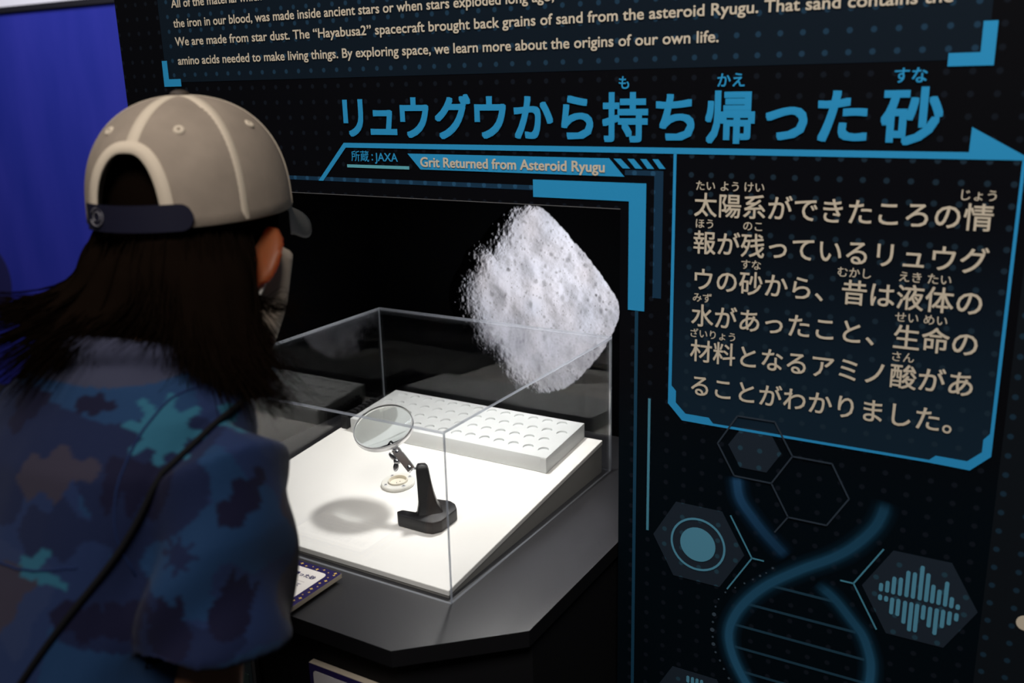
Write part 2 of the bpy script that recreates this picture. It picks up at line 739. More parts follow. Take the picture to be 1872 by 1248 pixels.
plate('corner_bracket', [(-0.0807, 1.4797), (-0.0807, 1.4406), (-0.1197, 1.4406), (-0.1197, 1.4525), (-0.0928, 1.4525), (-0.0928, 1.4797)], 3, M_BLUE, panel)

# heading
T = Text()
for ch, cx, cz in zip('リュウグウから持ち帰った砂',
                      [-.8390, -.789, -.7388, -.6800, -.625, -.5650, -.507, -.4471, -.3877, -.3266, -.267, -.2115, -.1472],
                      [1.3942, 1.3885, 1.3945, 1.3955, 1.3945, 1.3945, 1.3945, 1.3947, 1.3946, 1.3946, 1.3882, 1.3954, 1.3953]):
    vf = text_geo(ch, 1.0, 0.028)
    b = bounds(vf[0])
    T.put(vf, centred(vf, cx, cz, 0.0565 if ch not in 'っュ' else 0.0575, 4))
head = T.build('heading_text', M_BLUE, panel)
T = Text()
for s, cx, cz in [('も', -.4485, 1.4322), ('かえ', -.3267, 1.4326), ('すな', -.1509, 1.4335)]:
    vf = text_geo(s, 1.0, 0.016)
    T = Text()
    T.put(vf, centred(vf, cx, cz, 0.0158, 4))
    T.build('heading_reading', M_BLUE, head)
ul = plate('heading_underline', [(-0.9090, 1.3098), (-0.8590, 1.3618), (-0.0939, 1.3622), (-0.0934, 1.3855), (-0.0465, 1.3595), (-0.0465, 1.3555), (-0.8560, 1.3555), (-0.9005, 1.3098)], 3, M_BLUE, panel)
# credit line
T = Text()
vf = text_geo('所蔵', 1.0, 0.006)
T.put(vf, fit(vf, -0.8469, -0.8167, 1.3390, 0.0152, 4))
vf = text_geo(':', 1.0, 0.010)
T.put(vf, fit(vf, -0.8122, -0.8100, 1.3395, 0.0175, 4))
vf = text_geo('JAXA', 1.0, 0.012)
T.put(vf, fit(vf, -0.8069, -0.769, 1.3388, 0.0152, 4))
T.build('credit_text', M_BLUE, panel)
plate('credit_rule', [(-0.8556, 1.3333), (-0.7514, 1.3331), (-0.7516, 1.3290), (-0.8556, 1.3293)], 3, M_PALE, panel)
# banner
ban = plate('english_banner', [(-0.7531, 1.3494), (-0.4665, 1.3491), (-0.4475, 1.3288), (-0.7335, 1.3296)], 3, M_BLUE, panel)
T = Text()
vf = text_geo('Grit Returned from Asteroid Ryugu', 1.0, 0.022)
T.put(vf, fit(vf, -0.7327, -0.4716, 1.3333, 0.0172, 5))
T.build('banner_text', M_CREAM, ban)
plates('slash_marks', [[(-0.4608, 1.3489), (-0.4519, 1.3489), (-0.4404, 1.3382), (-0.4492, 1.3382)],
                       [(-0.4436, 1.3490), (-0.4356, 1.3490), (-0.4254, 1.3383), (-0.4338, 1.3383)],
                       [(-0.4279, 1.3491), (-0.4207, 1.3491), (-0.4113, 1.3385), (-0.4192, 1.3385)],
                       [(-0.4133, 1.3492), (-0.4065, 1.3492), (-0.3976, 1.3388), (-0.4050, 1.3388)]], 4, M_BLUE, panel)
# bands and bracket around the niche
plate('upper_band', [(-1.1, 1.3153), (-0.565, 1.3149), (-0.565, 1.3091), (-1.1, 1.3101)], 1, M_BAND, panel)
plate('inner_bracket', [(-0.4471, 1.3364), (-0.4005, 1.3364), (-0.4007, 1.1908), (-0.4112, 1.1908), (-0.4112, 1.3307), (-0.4471, 1.3307)], 1, M_BAND, panel)
plate('corner_bracket', [(-0.5672, 1.3220), (-0.4204, 1.3220), (-0.4209, 1.1737), (-0.4417, 1.1737), (-0.4415, 1.3011), (-0.5672, 1.3011)], 3, M_BLUE, panel)
plate('thin_line', [(-0.4328, 1.1736), (-0.4286, 1.1736), (-0.4290, 0.4), (-0.4332, 0.4)], 2, M_LINE, panel)
plate('bright_line', [(-0.4145, 1.0673), (-0.4113, 1.0673), (-0.4113, 0.8947), (-0.4145, 0.8947)], 2, M_TEAL, panel)

# caption box
plate('caption_fill', [(-0.3875, 1.3555), (-0.047, 1.3555), (-0.047, 1.064), (-0.063, 1.0465), (-0.370, 1.0480), (-0.388, 1.066)], 1, M_CAPT, panel)
fr = plates('caption_frame', [
    [(-0.3886, 1.3557), (-0.3852, 1.3557), (-0.3852, 1.0880), (-0.3795, 1.0819), (-0.3795, 1.0677), (-0.3673, 1.0557), (-0.3390, 1.0554), (-0.3335, 1.0492),
     (-0.1015, 1.0486), (-0.0957, 1.0543), (-0.0662, 1.0538), (-0.0537, 1.0660), (-0.0537, 1.0795), (-0.0484, 1.0866), (-0.0484, 1.3557), (-0.0455, 1.3557),
     (-0.0450, 1.0627), (-0.0628, 1.0445), (-0.1015, 1.0457), (-0.3338, 1.0463), (-0.3712, 1.0468), (-0.3892, 1.0655)]], 3, M_BLUE2, panel)
LINES = ['太陽系ができたころの情', '報が残っているリュウグ', 'ウの砂から、昔は液体の', '水があったこと、生命の', '材料となるアミノ酸があ', 'ることがわかりました。']
T = Text()
vf0 = text_geo(LINES[0], 1.0, 0.010)
b0 = bounds(vf0[0])
sx0 = (-0.0669 + 0.3630) / (b0[1] - b0[0])
PITCH = 0.02694
for j, s in enumerate(LINES):
    zc = 1.30121 - 0.04167 * j
    vf = text_geo(s, 1.0, 0.010)
    pl = on_panel(4)
    T.put(vf, (lambda zc: lambda x, y: pl(-0.3630 + (x - b0[0]) * sx0, zc + (y - 0.375) * 0.0278))(zc))
capt = T.build('caption_text', M_CREAM, panel)
T = Text()
for j, i, s in [(0, 0, 'たい'), (0, 1, 'よう'), (0, 2, 'けい'), (0, 10, 'じょう'), (1, 0, 'ほう'), (1, 2, 'のこ'), (2, 2, 'すな'), (2, 6, 'むかし'), (2, 8, 'えき'), (2, 9, 'たい'),
                (3, 0, 'みず'), (3, 8, 'せい'), (3, 9, 'めい'), (4, 0.5, 'ざいりょう'), (4, 8, 'さん')]:
    vf = text_geo(s, 1.0, 0.008)
    T = Text()
    T.put(vf, centred(vf, -0.3508 + PITCH * i, 1.3221 - 0.04167 * j, 0.0117 if len(s) < 5 else 0.0112, 4))
    T.build('caption_reading', M_CREAM, capt)


# hexagon chain
def ring_polys(pts, w, closed=True):
    n = len(pts)
    return [seg_poly(pts[i], pts[(i + 1) % n], w) for i in range(n if closed else n - 1)]


HA = [(-0.3048, 1.0635), (-0.2622, 1.0635), (-0.2406, 1.0262), (-0.2625, 0.9892), (-0.3058, 0.9898), (-0.3268, 1.0264)]
HB = [(-0.2406, 1.0262), (-0.1976, 1.0258), (-0.1772, 0.9883), (-0.1988, 0.9516), (-0.2415, 0.9518), (-0.2625, 0.9892)]
plates('hexagon_outline', ring_polys(HA, 0.0018) + ring_polys(HB[:-1] + [HB[-1]], 0.0018)[:-1] + [seg_poly((-0.2415, 0.9521), (-0.2559, 0.9294), 0.0018)], 5, M_HEXLINE, panel)
plate('small_hexagon', [(-0.2992, 1.0506), (-0.2677, 1.0507), (-0.2534, 1.0264), (-0.2690, 1.0006), (-0.2997, 1.0010), (-0.3146, 1.0266)], 2, M_HEX, panel)
ICON = mat('icon_ink', lin(0.090, 0.29, 0.42), 0.55, spec=0.1)
hx = plate('icon_hexagon', [(-0.3764, 0.9411), (-0.3187, 0.9409), (-0.2900, 0.8908), (-0.3185, 0.8412), (-0.3776, 0.8416), (-0.4050, 0.8913)], 2, M_HEX, panel)
ringp = []
for i in range(48):
    a0, a1 = 2 * math.pi * i / 48, 2 * math.pi * (i + 1) / 48
    ringp.append([(-0.3472 + r * math.cos(a), 0.8912 + r * math.sin(a)) for r, a in ((0.0346, a0), (0.0346, a1), (0.0320, a1), (0.0320, a0))])
plates('ring_icon', ringp + [disc_poly(-0.3472, 0.8912, 0.0222, 40)], 4, ICON, hx)
hx = plate('icon_hexagon', [(-0.1276, 0.9379), (-0.0694, 0.9379), (-0.0402, 0.8880), (-0.0690, 0.8366), (-0.1276, 0.8366), (-0.1567, 0.8882)], 2, M_HEX, panel)
U = [(-.1367, .8966, .8865), (-.1303, .9009, .8867), (-.1239, .9077, .8863), (-.1172, .9085, .8864), (-.1104, .9184, .8866), (-.1038, .9182, .8866), (-.0970, .9279, .8865), (-.0906, .9206, .8864), (-.0846, .9087, .8864), (-.0783, .9045, .8863), (-.0718, .9158, .8862), (-.0657, .8991, .8861), (-.0594, .8923, .8860)]
L_ = [(-.1367, .8825, .8755), (-.1304, .8822, .8755), (-.1241, .8821, .8616), (-.1177, .8823, .8614), (-.1108, .8819, .8539), (-.1044, .8820, .8464), (-.0985, .8818, .8470), (-.0920, .8820, .8643), (-.0855, .8818, .8569), (-.0790, .8818, .8496), (-.0726, .8820, .8600), (-.0662, .8820, .8653), (-.0596, .8817, .8720)]
plates('wave_icon', [round_bar(x, a, b_, 0.0042) for x, a, b_ in U + L_], 4, ICON, hx)
hx = plate('icon_hexagon', [(-0.3757, 0.7125), (-0.3175, 0.7125), (-0.2890, 0.6625), (-0.3180, 0.6130), (-0.3757, 0.6130), (-0.4040, 0.6625)], 2, M_HEX, panel)
plates('dash_icon', [round_bar(-0.3545 + 0.006 * k, 0.696, 0.706, 0.004) for k in range(4)], 4, ICON, hx)
plates('branch_lines', [seg_poly((-.3083, .9388), (-.2806, .8899), .0017), seg_poly((-.2806, .8899), (-.3089, .8416), .0017), seg_poly((-.2806, .8899), (-.2663, .8899), .0017)], 4, M_TEAL, panel)
plates('branch_lines', [seg_poly((-.1374, .9374), (-.1656, .8882), .0017), seg_poly((-.1656, .8882), (-.1376, .8385), .0017), seg_poly((-.1656, .8882), (-.1799, .8882), .0017)], 4, M_TEAL, panel)


def glow_mat():
    M = bpy.data.materials.new('soft_edged_print')
    M.use_nodes = True
    nt = M.node_tree
    nt.nodes.clear()
    out = nt.nodes.new('ShaderNodeOutputMaterial')
    mix = nt.nodes.new('ShaderNodeMixShader')
    tr = nt.nodes.new('ShaderNodeBsdfTransparent')
    di = nt.nodes.new('ShaderNodeBsdfDiffuse')
    at = nt.nodes.new('ShaderNodeAttribute')
    at.attribute_name = 'ink'
    nt.links.new(at.outputs['Color'], di.inputs[0])
    nt.links.new(at.outputs['Alpha'], mix.inputs[0])
    nt.links.new(tr.outputs[0], mix.inputs[1])
    nt.links.new(di.outputs[0], mix.inputs[2])
    nt.links.new(mix.outputs[0], out.inputs[0])
    return M


M_GLOW = glow_mat()


def strand(name, pts, layer, core, glow, c0, c1, a0, a1, parent):
    P = smooth_path([(x, 0, z) for x, z in pts], 70)
    pl = on_panel(layer)
    prof = [(-1, 0, 0.0), (-0.62, 0, 0.10), (-0.36, 0.5, 0.45), (-0.22, 1, 1.0), (0.0, 1, 1.0), (0.22, 1, 1.0), (0.36, 0.5, 0.45), (0.62, 0, 0.10), (1, 0, 0.0)]
    vs_, fs, cols = [], [], []
    n = len(P)
    for i, p in enumerate(P):
        t = (P[min(i + 1, n - 1)] - P[max(i - 1, 0)]).normalized()
        nx, nz = -t.z, t.x
        u = i / (n - 1)
        ends = min(1, u / 0.06, (1 - u) / 0.06)
        for w, hot, al in prof:
            d = w * glow
            vs_.append(pl(p.x + nx * d, p.z + nz * d))
            k = c0 * (1 - u) + c1 * u
            cols.append((core[0] * k, core[1] * k, core[2] * k, al * (a0 * (1 - u) + a1 * u) * max(0.0, ends)))
    q = len(prof)
    for i in range(n - 1):
        for j in range(q - 1):
            fs.append((i * q + j, i * q + j + 1, (i + 1) * q + j + 1, (i + 1) * q + j))
    o = mk(name, vs_, fs, M_GLOW, parent)
    a = o.data.color_attributes.new('ink', 'FLOAT_COLOR', 'POINT')
    a.data.foreach_set('color', [c for q_ in cols for c in q_])
    return o


CORE = (0.023, 0.108, 0.205)
CORE2 = (0.020, 0.078, 0.175)
ST1 = [(-.1394, .994), (-.1416, .9793), (-.1492, .9593), (-.168, .9335), (-.1903, .913), (-.2256, .8886), (-.2622, .8588), (-.2873, .8284), (-.301, .8005), (-.3043, .7782), (-.2992, .7553), (-.2888, .734), (-.2740, .712), (-.255, .688), (-.23, .660)]
strand('helix_strand', ST1, 3, CORE, 0.0165, 0.62, 1.1, 0.8, 1.0, panel)
strand('helix_strand', [(-.3035, .990), (-.2982, .9635), (-.2843, .9442), (-.2653, .9235), (-.2400, .9010)], 3, CORE2, 0.0165, 1.0, 0.75, 0.95, 0.65, panel)
strand('helix_strand', [(-.2060, .8775), (-.1847, .8633), (-.164, .8413), (-.151, .8256), (-.1422, .8029), (-.1396, .7838), (-.1408, .7604), (-.146, .735), (-.16, .705), (-.185, .675)], 3, CORE, 0.0155, 0.72, 1.15, 0.7, 1.0, panel)
plates('helix_rungs', [seg_poly(a, b_, .0030) for a, b_ in [((-.2571, .8598), (-.1844, .8594)), ((-.2850, .8281), (-.1590, .8277)), ((-.2985, .7962), (-.1475, .7960)), ((-.2965, .7660), (-.1420, .7665)), ((-.2850, .7345), (-.1500, .7350)), ((-.265, .703), (-.165, .703))]], 2, M_RUNG, panel)
plates('dot_trail', [disc_poly(x, z, r, 10) for (x, z), r in zip(
    [(-.2557, .8835), (-.263, .8753), (-.27, .8697), (-.2781, .8626), (-.2880, .8550), (-.2990, .846), (-.3106, .8366), (-.3188, .8251), (-.3221, .8139), (-.3237, .8028), (-.3247, .7919), (-.3252, .781), (-.3243, .7714), (-.3231, .7616), (-.32, .7511), (-.314, .7412), (-.3086, .7312), (-.302, .7202)],
    [.0014, .001, .0014, .001, .0012, .001, .0012, .001, .0012, .0026, .0014, .0028, .0014, .0024, .0014, .0014, .0014, .0016])], 4, mat('faint_dot_ink', lin(0.045, 0.068, 0.095), 0.6, spec=0.1), panel)

# ------------------------------------------------------------------ niche behind the panel
CT = 0.864                                   # counter top height
NB = 1.345
NCEIL = 1.345
NY = PY + 0.019
struct(box('wall_niche_left', (-1.125, NY, 0.0), (-1.104, NB + 0.03, NCEIL), M_NICHE))
struct(box('wall_niche_right', (-0.4508, NY, 0.0), (-0.43, NB + 0.03, NCEIL), M_NICHE))
struct(box('wall_niche_back', (-1.104, NB, 0.0), (-0.4508, NB + 0.03, NCEIL), M_NICHE))
struct(box('ceiling', (-1.125, NY, NCEIL), (-0.43, NB + 0.03, NCEIL + 0.02), M_NICHE))

# asteroid photograph printed on the niche's back wall
AP = [(-0.779, 1.2403), (-0.7512, 1.2387), (-0.7288, 1.2237), (-0.7099, 1.2063), (-0.688, 1.1836), (-0.6662, 1.1639), (-0.6476, 1.1427), (-0.6323, 1.1241), (-0.6169, 1.1056), (-0.6077, 1.0865), (-0.6076, 1.0722), (-0.6166, 1.0452), (-0.629, 1.0203), (-0.6478, 0.9942), (-0.667, 0.9705), (-0.6866, 0.9494), (-0.7099, 0.9321), (-0.7336, 0.9222), (-0.7576, 0.9154), (-0.7817, 0.9197), (-0.8097, 0.9251), (-0.831, 0.9316), (-0.8484, 0.9485), (-0.8659, 0.967), (-0.8835, 0.9824), (-0.9051, 0.9958), (-0.9258, 1.032), (-0.9369, 1.0499), (-0.9396, 1.0688), (-0.938, 1.0847), (-0.9296, 1.1043), (-0.9099, 1.1308), (-0.8978, 1.1562), (-0.8683, 1.1763), (-0.8499, 1.1983), (-0.8285, 1.2186), (-0.8076, 1.2341)]


def vnoise(X, Y, seed):
    r = np.random.RandomState(seed)
    G = r.rand(64, 64)
    xi, yi = np.floor(X).astype(int), np.floor(Y).astype(int)
    fx, fy = X - xi, Y - yi
    fx, fy = fx * fx * (3 - 2 * fx), fy * fy * (3 - 2 * fy)
    g = lambda a, b_: G[a % 64, b_ % 64]
    return (g(xi, yi) * (1 - fx) + g(xi + 1, yi) * fx) * (1 - fy) + (g(xi, yi + 1) * (1 - fx) + g(xi + 1, yi + 1) * fx) * fy


def asteroid_picture():
    N = 420
    ax0, ax1, az0, az1 = -0.960, -0.590, 0.895, 1.260
    xs, zs = np.linspace(ax0, ax1, N), np.linspace(az0, az1, N)
    X, Z = np.meshgrid(xs, zs)
    cx, cz = -0.770, 1.075
    th = np.arctan2(Z - cz, X - cx)
    pa = np.array([math.atan2(z - cz, x - cx) for x, z in AP])
    pr = np.array([math.hypot(x - cx, z - cz) for x, z in AP])
    o = np.argsort(pa)
    pa, pr = pa[o], pr[o]
    pa = np.concatenate([pa - 2 * np.pi, pa, pa + 2 * np.pi])
    pr = np.tile(pr, 3)
    R = np.interp(th, pa, pr)
    rr = np.hypot(X - cx, Z - cz)
    edge_n = (vnoise(X * 180, Z * 180, 1) - 0.5) * 0.016 + (vnoise(X * 420, Z * 420, 2) - 0.5) * 0.006
    rho = rr / (R * (1 + edge_n))
    H = 0.135 * np.sqrt(np.clip(1 - np.clip(rho, 0, 1) ** 2.3, 0, 1))
    # broad form: lit from the right and front, the night side only along the left limb
    gz, gx = np.gradient(H, xs[1] - xs[0])
    nl = np.sqrt(gx ** 2 + gz ** 2 + 1)
    L = np.array([0.62, 0.05, 0.78])
    broad = (-gx * L[0] - gz * L[1] + L[2]) / nl
    broad = np.clip((broad - 0.02) / 0.42, 0, 1)
    broad = broad * broad * (3 - 2 * broad)
    D = np.zeros_like(X)
    for k, (f, a) in enumerate([(22, .0060), (48, .0024), (110, .0008), (240, .00030), (480, .00016)]):
        D += a * (vnoise(X * f + k * 7, Z * f + k * 3, 20 + k) - 0.5) * 1.5
    for (x, z, r, d) in [(-0.8455, 1.0750, .026, .006), (-0.745, 1.066, .022, .003), (-0.79, 1.115, .030, .002), (-0.70, 1.10, .018, .002), (-0.81, 1.0, .022, .002), (-.905, 1.05, .02, .004)]:
        q = ((X - x) ** 2 + (Z - z) ** 2) / (r * r)
        D -= d * np.exp(-q * 1.6) - d * 0.35 * np.exp(-((np.sqrt(q) - 1.0) ** 2) * 10)
    r_ = np.random.RandomState(5)
    dx = (ax1 - ax0) / (N - 1)
    stone = np.zeros_like(X)
    for k in range(1500):
        a, s = r_.rand() * 2 * np.pi, math.sqrt(r_.rand())
        if k % 7 == 0:
            s = 0.80 + 0.20 * r_.rand()
        Rb = np.interp(a if a < np.pi else a - 2 * np.pi, pa, pr)
        x, z = cx + s * Rb * math.cos(a), cz + s * Rb * math.sin(a)
        r = 0.00085 * (1 - r_.rand()) ** -0.46
        r = min(r, 0.0062)
        e = 0.7 + 0.6 * r_.rand()
        i0, i1 = int((x - 2.4 * r - ax0) / dx), int((x + 2.4 * r - ax0) / dx) + 2
        j0, j1 = int((z - 2.4 * r - az0) / dx), int((z + 2.4 * r - az0) / dx) + 2
        i0, j0 = max(i0, 0), max(j0, 0)
        xx, zz = X[j0:j1, i0:i1] - x, Z[j0:j1, i0:i1] - z
        q = (xx / e) ** 2 + (zz * e) ** 2
        k_ = 0.5 + 0.6 * r_.rand()
        lit = np.exp(-((q / (r * r)) ** 2)) * np.clip(0.5 + 0.9 * xx / r, -0.2, 1)
        shd = np.exp(-((((xx + 1.0 * r) / (0.9 * e)) ** 2 + ((zz + 0.25 * r) * e) ** 2) / (r * r) * 1.5) ** 2)
        stone[j0:j1, i0:i1] += k_ * (1.0 if k % 7 else 0.5) * (0.12 * lit - (0.42 if r > 0.0013 else 0.30) * shd)
    gz, gx = np.gradient(D, dx)
    detail = np.clip(1 - 0.85 * gx - 0.25 * gz, 0.5, 1.25)
    alb = 0.90 + 0.16 * (vnoise(X * 40, Z * 40, 31) - 0.5) + 0.10 * (vnoise(X * 300, Z * 300, 32) - 0.5) + 0.10 * (vnoise(X * 12, Z * 12, 35) - 0.5)
    val = 0.76 * np.clip(broad * detail * alb * (1 + np.clip(stone, -0.85, 0.35)), 0, 1.12)
    m_ = np.clip((1.0 - rho) / 0.012, 0, 1)
    tint = (vnoise(X * 30, Z * 30, 33) - 0.5) * 0.05
    rgb = np.stack([val * (0.86 - tint), val * 0.87, val * (0.99 + tint), np.ones_like(val)], -1)
    bg = np.array([0.0010, 0.0011, 0.0014, 1.0])
    rgb = rgb * m_[..., None] + bg * (1 - m_[..., None])
    rgb[..., 3] = 1
    y = NB - 0.0022
    verts = np.stack([X, np.full_like(X, y), Z], -1).reshape(-1, 3)
    idx = np.arange(N * N).reshape(N, N)
    q = np.stack([idx[:-1, :-1], idx[:-1, 1:], idx[1:, 1:], idx[1:, :-1]], -1).reshape(-1, 4)
    # surrounding black sheet, same plane, completes the print to the edges of the wall
    me = bpy.data.meshes.new('asteroid_photograph')
    ex0, ex1, ez0, ez1 = -1.1035, -0.4512, CT + 0.001, 1.342
    ring = np.array([[ex0, y, ez0], [ex1, y, ez0], [ex1, y, ez1], [ex0, y, ez1]])
    c = [0, N - 1, N * N - 1, N * (N - 1)]
    b_ = N * N
    border = [list(range(0, N)), list(range(N - 1, N * N, N)), list(range(N * N - 1, N * (N - 1) - 1, -1)), list(range(N * (N - 1), -1, -N))]
    faces = [tuple(f) for f in q.tolist()]
    for k in range(4):
        faces.append(tuple([b_ + k, b_ + (k + 1) % 4] + border[k][::-1]))
    back = [(x, NB - 0.0006, z) for x, _, z in ring]
    allv = verts.tolist() + ring.tolist() + back
    for k in range(4):
        k2 = (k + 1) % 4
        faces.append((b_ + k2, b_ + k, b_ + 4 + k, b_ + 4 + k2))
    faces.append((b_ + 4, b_ + 7, b_ + 6, b_ + 5))
    me.from_pydata(allv, [], faces)
    a = me.color_attributes.new('print', 'FLOAT_COLOR', 'POINT')
    cols = np.concatenate([rgb.reshape(-1, 4), np.tile(bg, (8, 1))]).astype(np.float32)
    a.data.foreach_set('color', cols.ravel())
    M = bpy.data.materials.new('photo_print')
    M.use_nodes = True
    b = M.node_tree.nodes['Principled BSDF']
    at = M.node_tree.nodes.new('ShaderNodeAttribute')
    at.attribute_name = 'print'
    M.node_tree.links.new(at.outputs['Color'], b.inputs['Base Color'])
    b.inputs['Roughness'].default_value = 0.9
    b.inputs['Specular IOR Level'].default_value = 0.01
    me.materials.append(M)
    o = bpy.data.objects.new('asteroid_photograph', me)
    COL.objects.link(o)
    tag(o, 'large photographic print of a grey diamond-shaped asteroid on the black back wall of the niche', 'picture')


asteroid_picture()

# ------------------------------------------------------------------ display counter
counter = thing('display_counter', 'black display counter with angled front corner under the clear cover', 'counter', (-0.776, 1.0, 0.0))
CX0, CX1 = -1.0985, -0.4562
front = [(CX1, NB - 0.002), (CX1, 0.777), (-0.565, 0.675), (-0.990, 0.675), (CX0, 0.777), (CX0, NB - 0.002)]
bm = bmesh.new()
prism_bm(bm, [(x, y, CT - 0.02) for x, y in front], (0, 0, 0.02))
bm.normal_update()
for f in bm.faces:
    f.material_index = 0 if f.normal.z > 0.5 else 1
mk_bm('worktop', bm, [M_BLACK, M_PEDESTAL], counter)
ped = [(CX1 - 0.004, NB - 0.004), (CX1 - 0.004, 0.79), (-0.572, 0.692), (-0.983, 0.692), (CX0 + 0.004, 0.79), (CX0 + 0.004, NB - 0.004)]
bm = bmesh.new()
prism_bm(bm, [(x, y, 0.0) for x, y in ped], (0, 0, CT - 0.02))
mk_bm('pedestal', bm, M_PEDESTAL, counter)

# ------------------------------------------------------------------ sloped white board
BX0, BX1, BY0, BY1 = -0.9815, -0.5700, 0.7900, 1.2000
SL = 0.1
BZ0 = 0.874                                    # top surface at the front edge


def btop(y, h=0.0):
    return BZ0 + (y - BY0) * SL + h


BN = V((0, -SL, 1)).normalized()
board = thing('sloped_board', 'white wedge-shaped display board sloping forward inside the clear cover', 'board', (-0.776, 0.995, CT))
bm = bmesh.new()
prism_bm(bm, [(BX0, BY0, btop(BY0) - 0.007), (BX0, BY0, btop(BY0)), (BX0, BY1, btop(BY1)), (BX0, BY1, btop(BY1) - 0.007)], (BX1 - BX0, 0, 0))
bevel_bm(bm, 0.0006, 1)
mk_bm('board_top', bm, M_WHITE, board)
bm = bmesh.new()
prism_bm(bm, [(BX0 + 0.001, BY0 + 0.001, CT), (BX0 + 0.001, BY0 + 0.001, btop(BY0) - 0.0073), (BX0 + 0.001, BY1 - 0.001, btop(BY1) - 0.0073), (BX0 + 0.001, BY1 - 0.001, CT)], (BX1 - BX0 - 0.002, 0, 0))
mk_bm('wedge_base', bm, mat('wedge_shade_grey', lin(0.26, 0.25, 0.23), 0.7), board)  # solid dark grey stands in for the shaded hollow under the board

# ------------------------------------------------------------------ white tray with round holes
tray = thing('sample_tray', 'shallow white card tray with four staggered rows of round holes, lying on the sloped board', 'tray', (-0.776, 1.138, btop(1.138)))
TX0, TX1, TY0, TY1, TH = -0.9535, -0.5985, 1.0775, 1.1975, 0.0235


def tilt(x, y, h):
    """point at height h above the sloped board"""
    return V((x, y, btop(y))) + V((0, 0, h))


bm = bmesh.new()
vsx = [bm.verts.new(tilt(x, y, h)) for x, y, h in [(TX0, TY0, .0004), (TX1, TY0, .0004), (TX1, TY1, .0004), (TX0, TY1, .0004), (TX0, TY0, TH), (TX1, TY0, TH), (TX1, TY1, TH), (TX0, TY1, TH)]]
for f in [(3, 2, 1, 0), (4, 5, 6, 7), (0, 1, 5, 4), (1, 2, 6, 5), (2, 3, 7, 6), (3, 0, 4, 7)]:
    bm.faces.new([vsx[i] for i in f])
bevel_bm(bm, 0.0007, 2)
tb = mk_bm('tray_body', bm, M_TRAY, tray)
cut = MB()
HR = 0.0079
for r, y in enumerate((1.1835, 1.1555, 1.1270, 1.0990)):
    n = 13 if r % 2 == 0 else 14
    xs = -0.9285 if r % 2 == 0 else -0.9390
    for k in range(n):
        x = xs + 0.02492 * k
        if x + HR > TX1 - 0.004:
            continue
        # two odd holes at the ends were left half open, so every hole is an equal round recess
        cut.add(cyl_geo(tilt(x, y, TH - 0.0022), tilt(x, y, TH + 0.01), HR, HR, 28))
co = cut.build('cutter', None, None, False)
co.data.transform(Matrix.Translation(-V(tray.location)))
co.location = tray.location
bpy.context.view_layer.update()
md = tb.modifiers.new('holes', 'BOOLEAN')
md.operation = 'DIFFERENCE'
md.object = co
md.solver = 'EXACT'
bpy.context.view_layer.update()
me = bpy.data.meshes.new_from_object(tb.evaluated_get(bpy.context.evaluated_depsgraph_get()))
tb.modifiers.clear()
tb.data = me
me.materials.clear()
me.materials.append(M_TRAY)
bpy.data.objects.remove(co)
sharp(tb, 30)
mk('end_flap', [tilt(TX0 + 0.346, TY0 - 0.0008, 0.0006), tilt(TX1, TY0 - 0.0008, 0.0006), tilt(TX1, TY0 - 0.0008, TH - 0.001), tilt(TX0 + 0.346, TY0 - 0.0008, TH - 0.001),
                tilt(TX0 + 0.346, TY0, 0.0006), tilt(TX1, TY0, 0.0006), tilt(TX1, TY0, TH - 0.001), tilt(TX0 + 0.346, TY0, TH - 0.001)],
   [(0, 1, 2, 3), (7, 6, 5, 4), (0, 4, 5, 1), (1, 5, 6, 2), (2, 6, 7, 3), (3, 7, 4, 0)], M_TRAY, tray)

# black slotted strip at the tray's left end
mb = MB()
sx0, sx1, sy0, sy1, sh_ = -0.9775, -0.9665, 1.083, 1.166, 0.021


def block(x0, x1, y0, y1, h0, h1):
    v = [tilt(x, y, h) for x, y, h in [(x0, y0, h0), (x1, y0, h0), (x1, y1, h0), (x0, y1, h0), (x0, y0, h1), (x1, y0, h1), (x1, y1, h1), (x0, y1, h1)]]
    return v, [(3, 2, 1, 0), (4, 5, 6, 7), (0, 1, 5, 4), (1, 2, 6, 5), (2, 3, 7, 6), (3, 0, 4, 7)]


strip = thing('slotted_strip', 'black slotted plastic strip at the left end of the white tray', 'strip', (-0.972, 1.124, btop(1.124)))
mb.add(block(sx0, sx1, sy0, sy1, 0.0004, sh_ - 0.006))
n = 8
for k in range(n):
    y0 = sy0 + (sy1 - sy0) * k / n
    mb.add(block(sx0 + 0.0004, sx1 - 0.0004, y0, y0 + (sy1 - sy0) / n * 0.55, sh_ - 0.006, sh_))
mb.build('comb_body', M_RUBBER, strip, False)
mb = MB()
for k in range(4):
    y0 = sy0 + 0.009 + 0.0195 * k
    mb.add(block(sx0 - 0.0012, sx1 + 0.0012, y0, y0 + 0.008, 0.006, 0.012))
mb.build('clip', M_DARK, strip, False)

# ------------------------------------------------------------------ round sample holder
hc = tilt(-0.7783, 0.9702, 0.0)
holder = thing('sample_holder', 'small round white holder with a cream cup and four screws on the sloped board', 'holder', hc)
A1 = V((1, 0, 0))
A2 = BN.cross(A1).normalized()


def lathe_on(c, n_, a, b, prof, seg=40):
    vs_, fs = [], []
    for r, h in prof:
        for k in range(seg):
            t = 2 * math.pi * k / seg
            vs_.append(V(c) + n_ * h + (a * math.cos(t) + b * math.sin(t)) * r)
    for i in range(len(prof) - 1):
        for k in range(seg):
            k2 = (k + 1) % seg
            fs.append((i * seg + k, i * seg + k2, (i + 1) * seg + k2, (i + 1) * seg + k))
    return vs_, fs


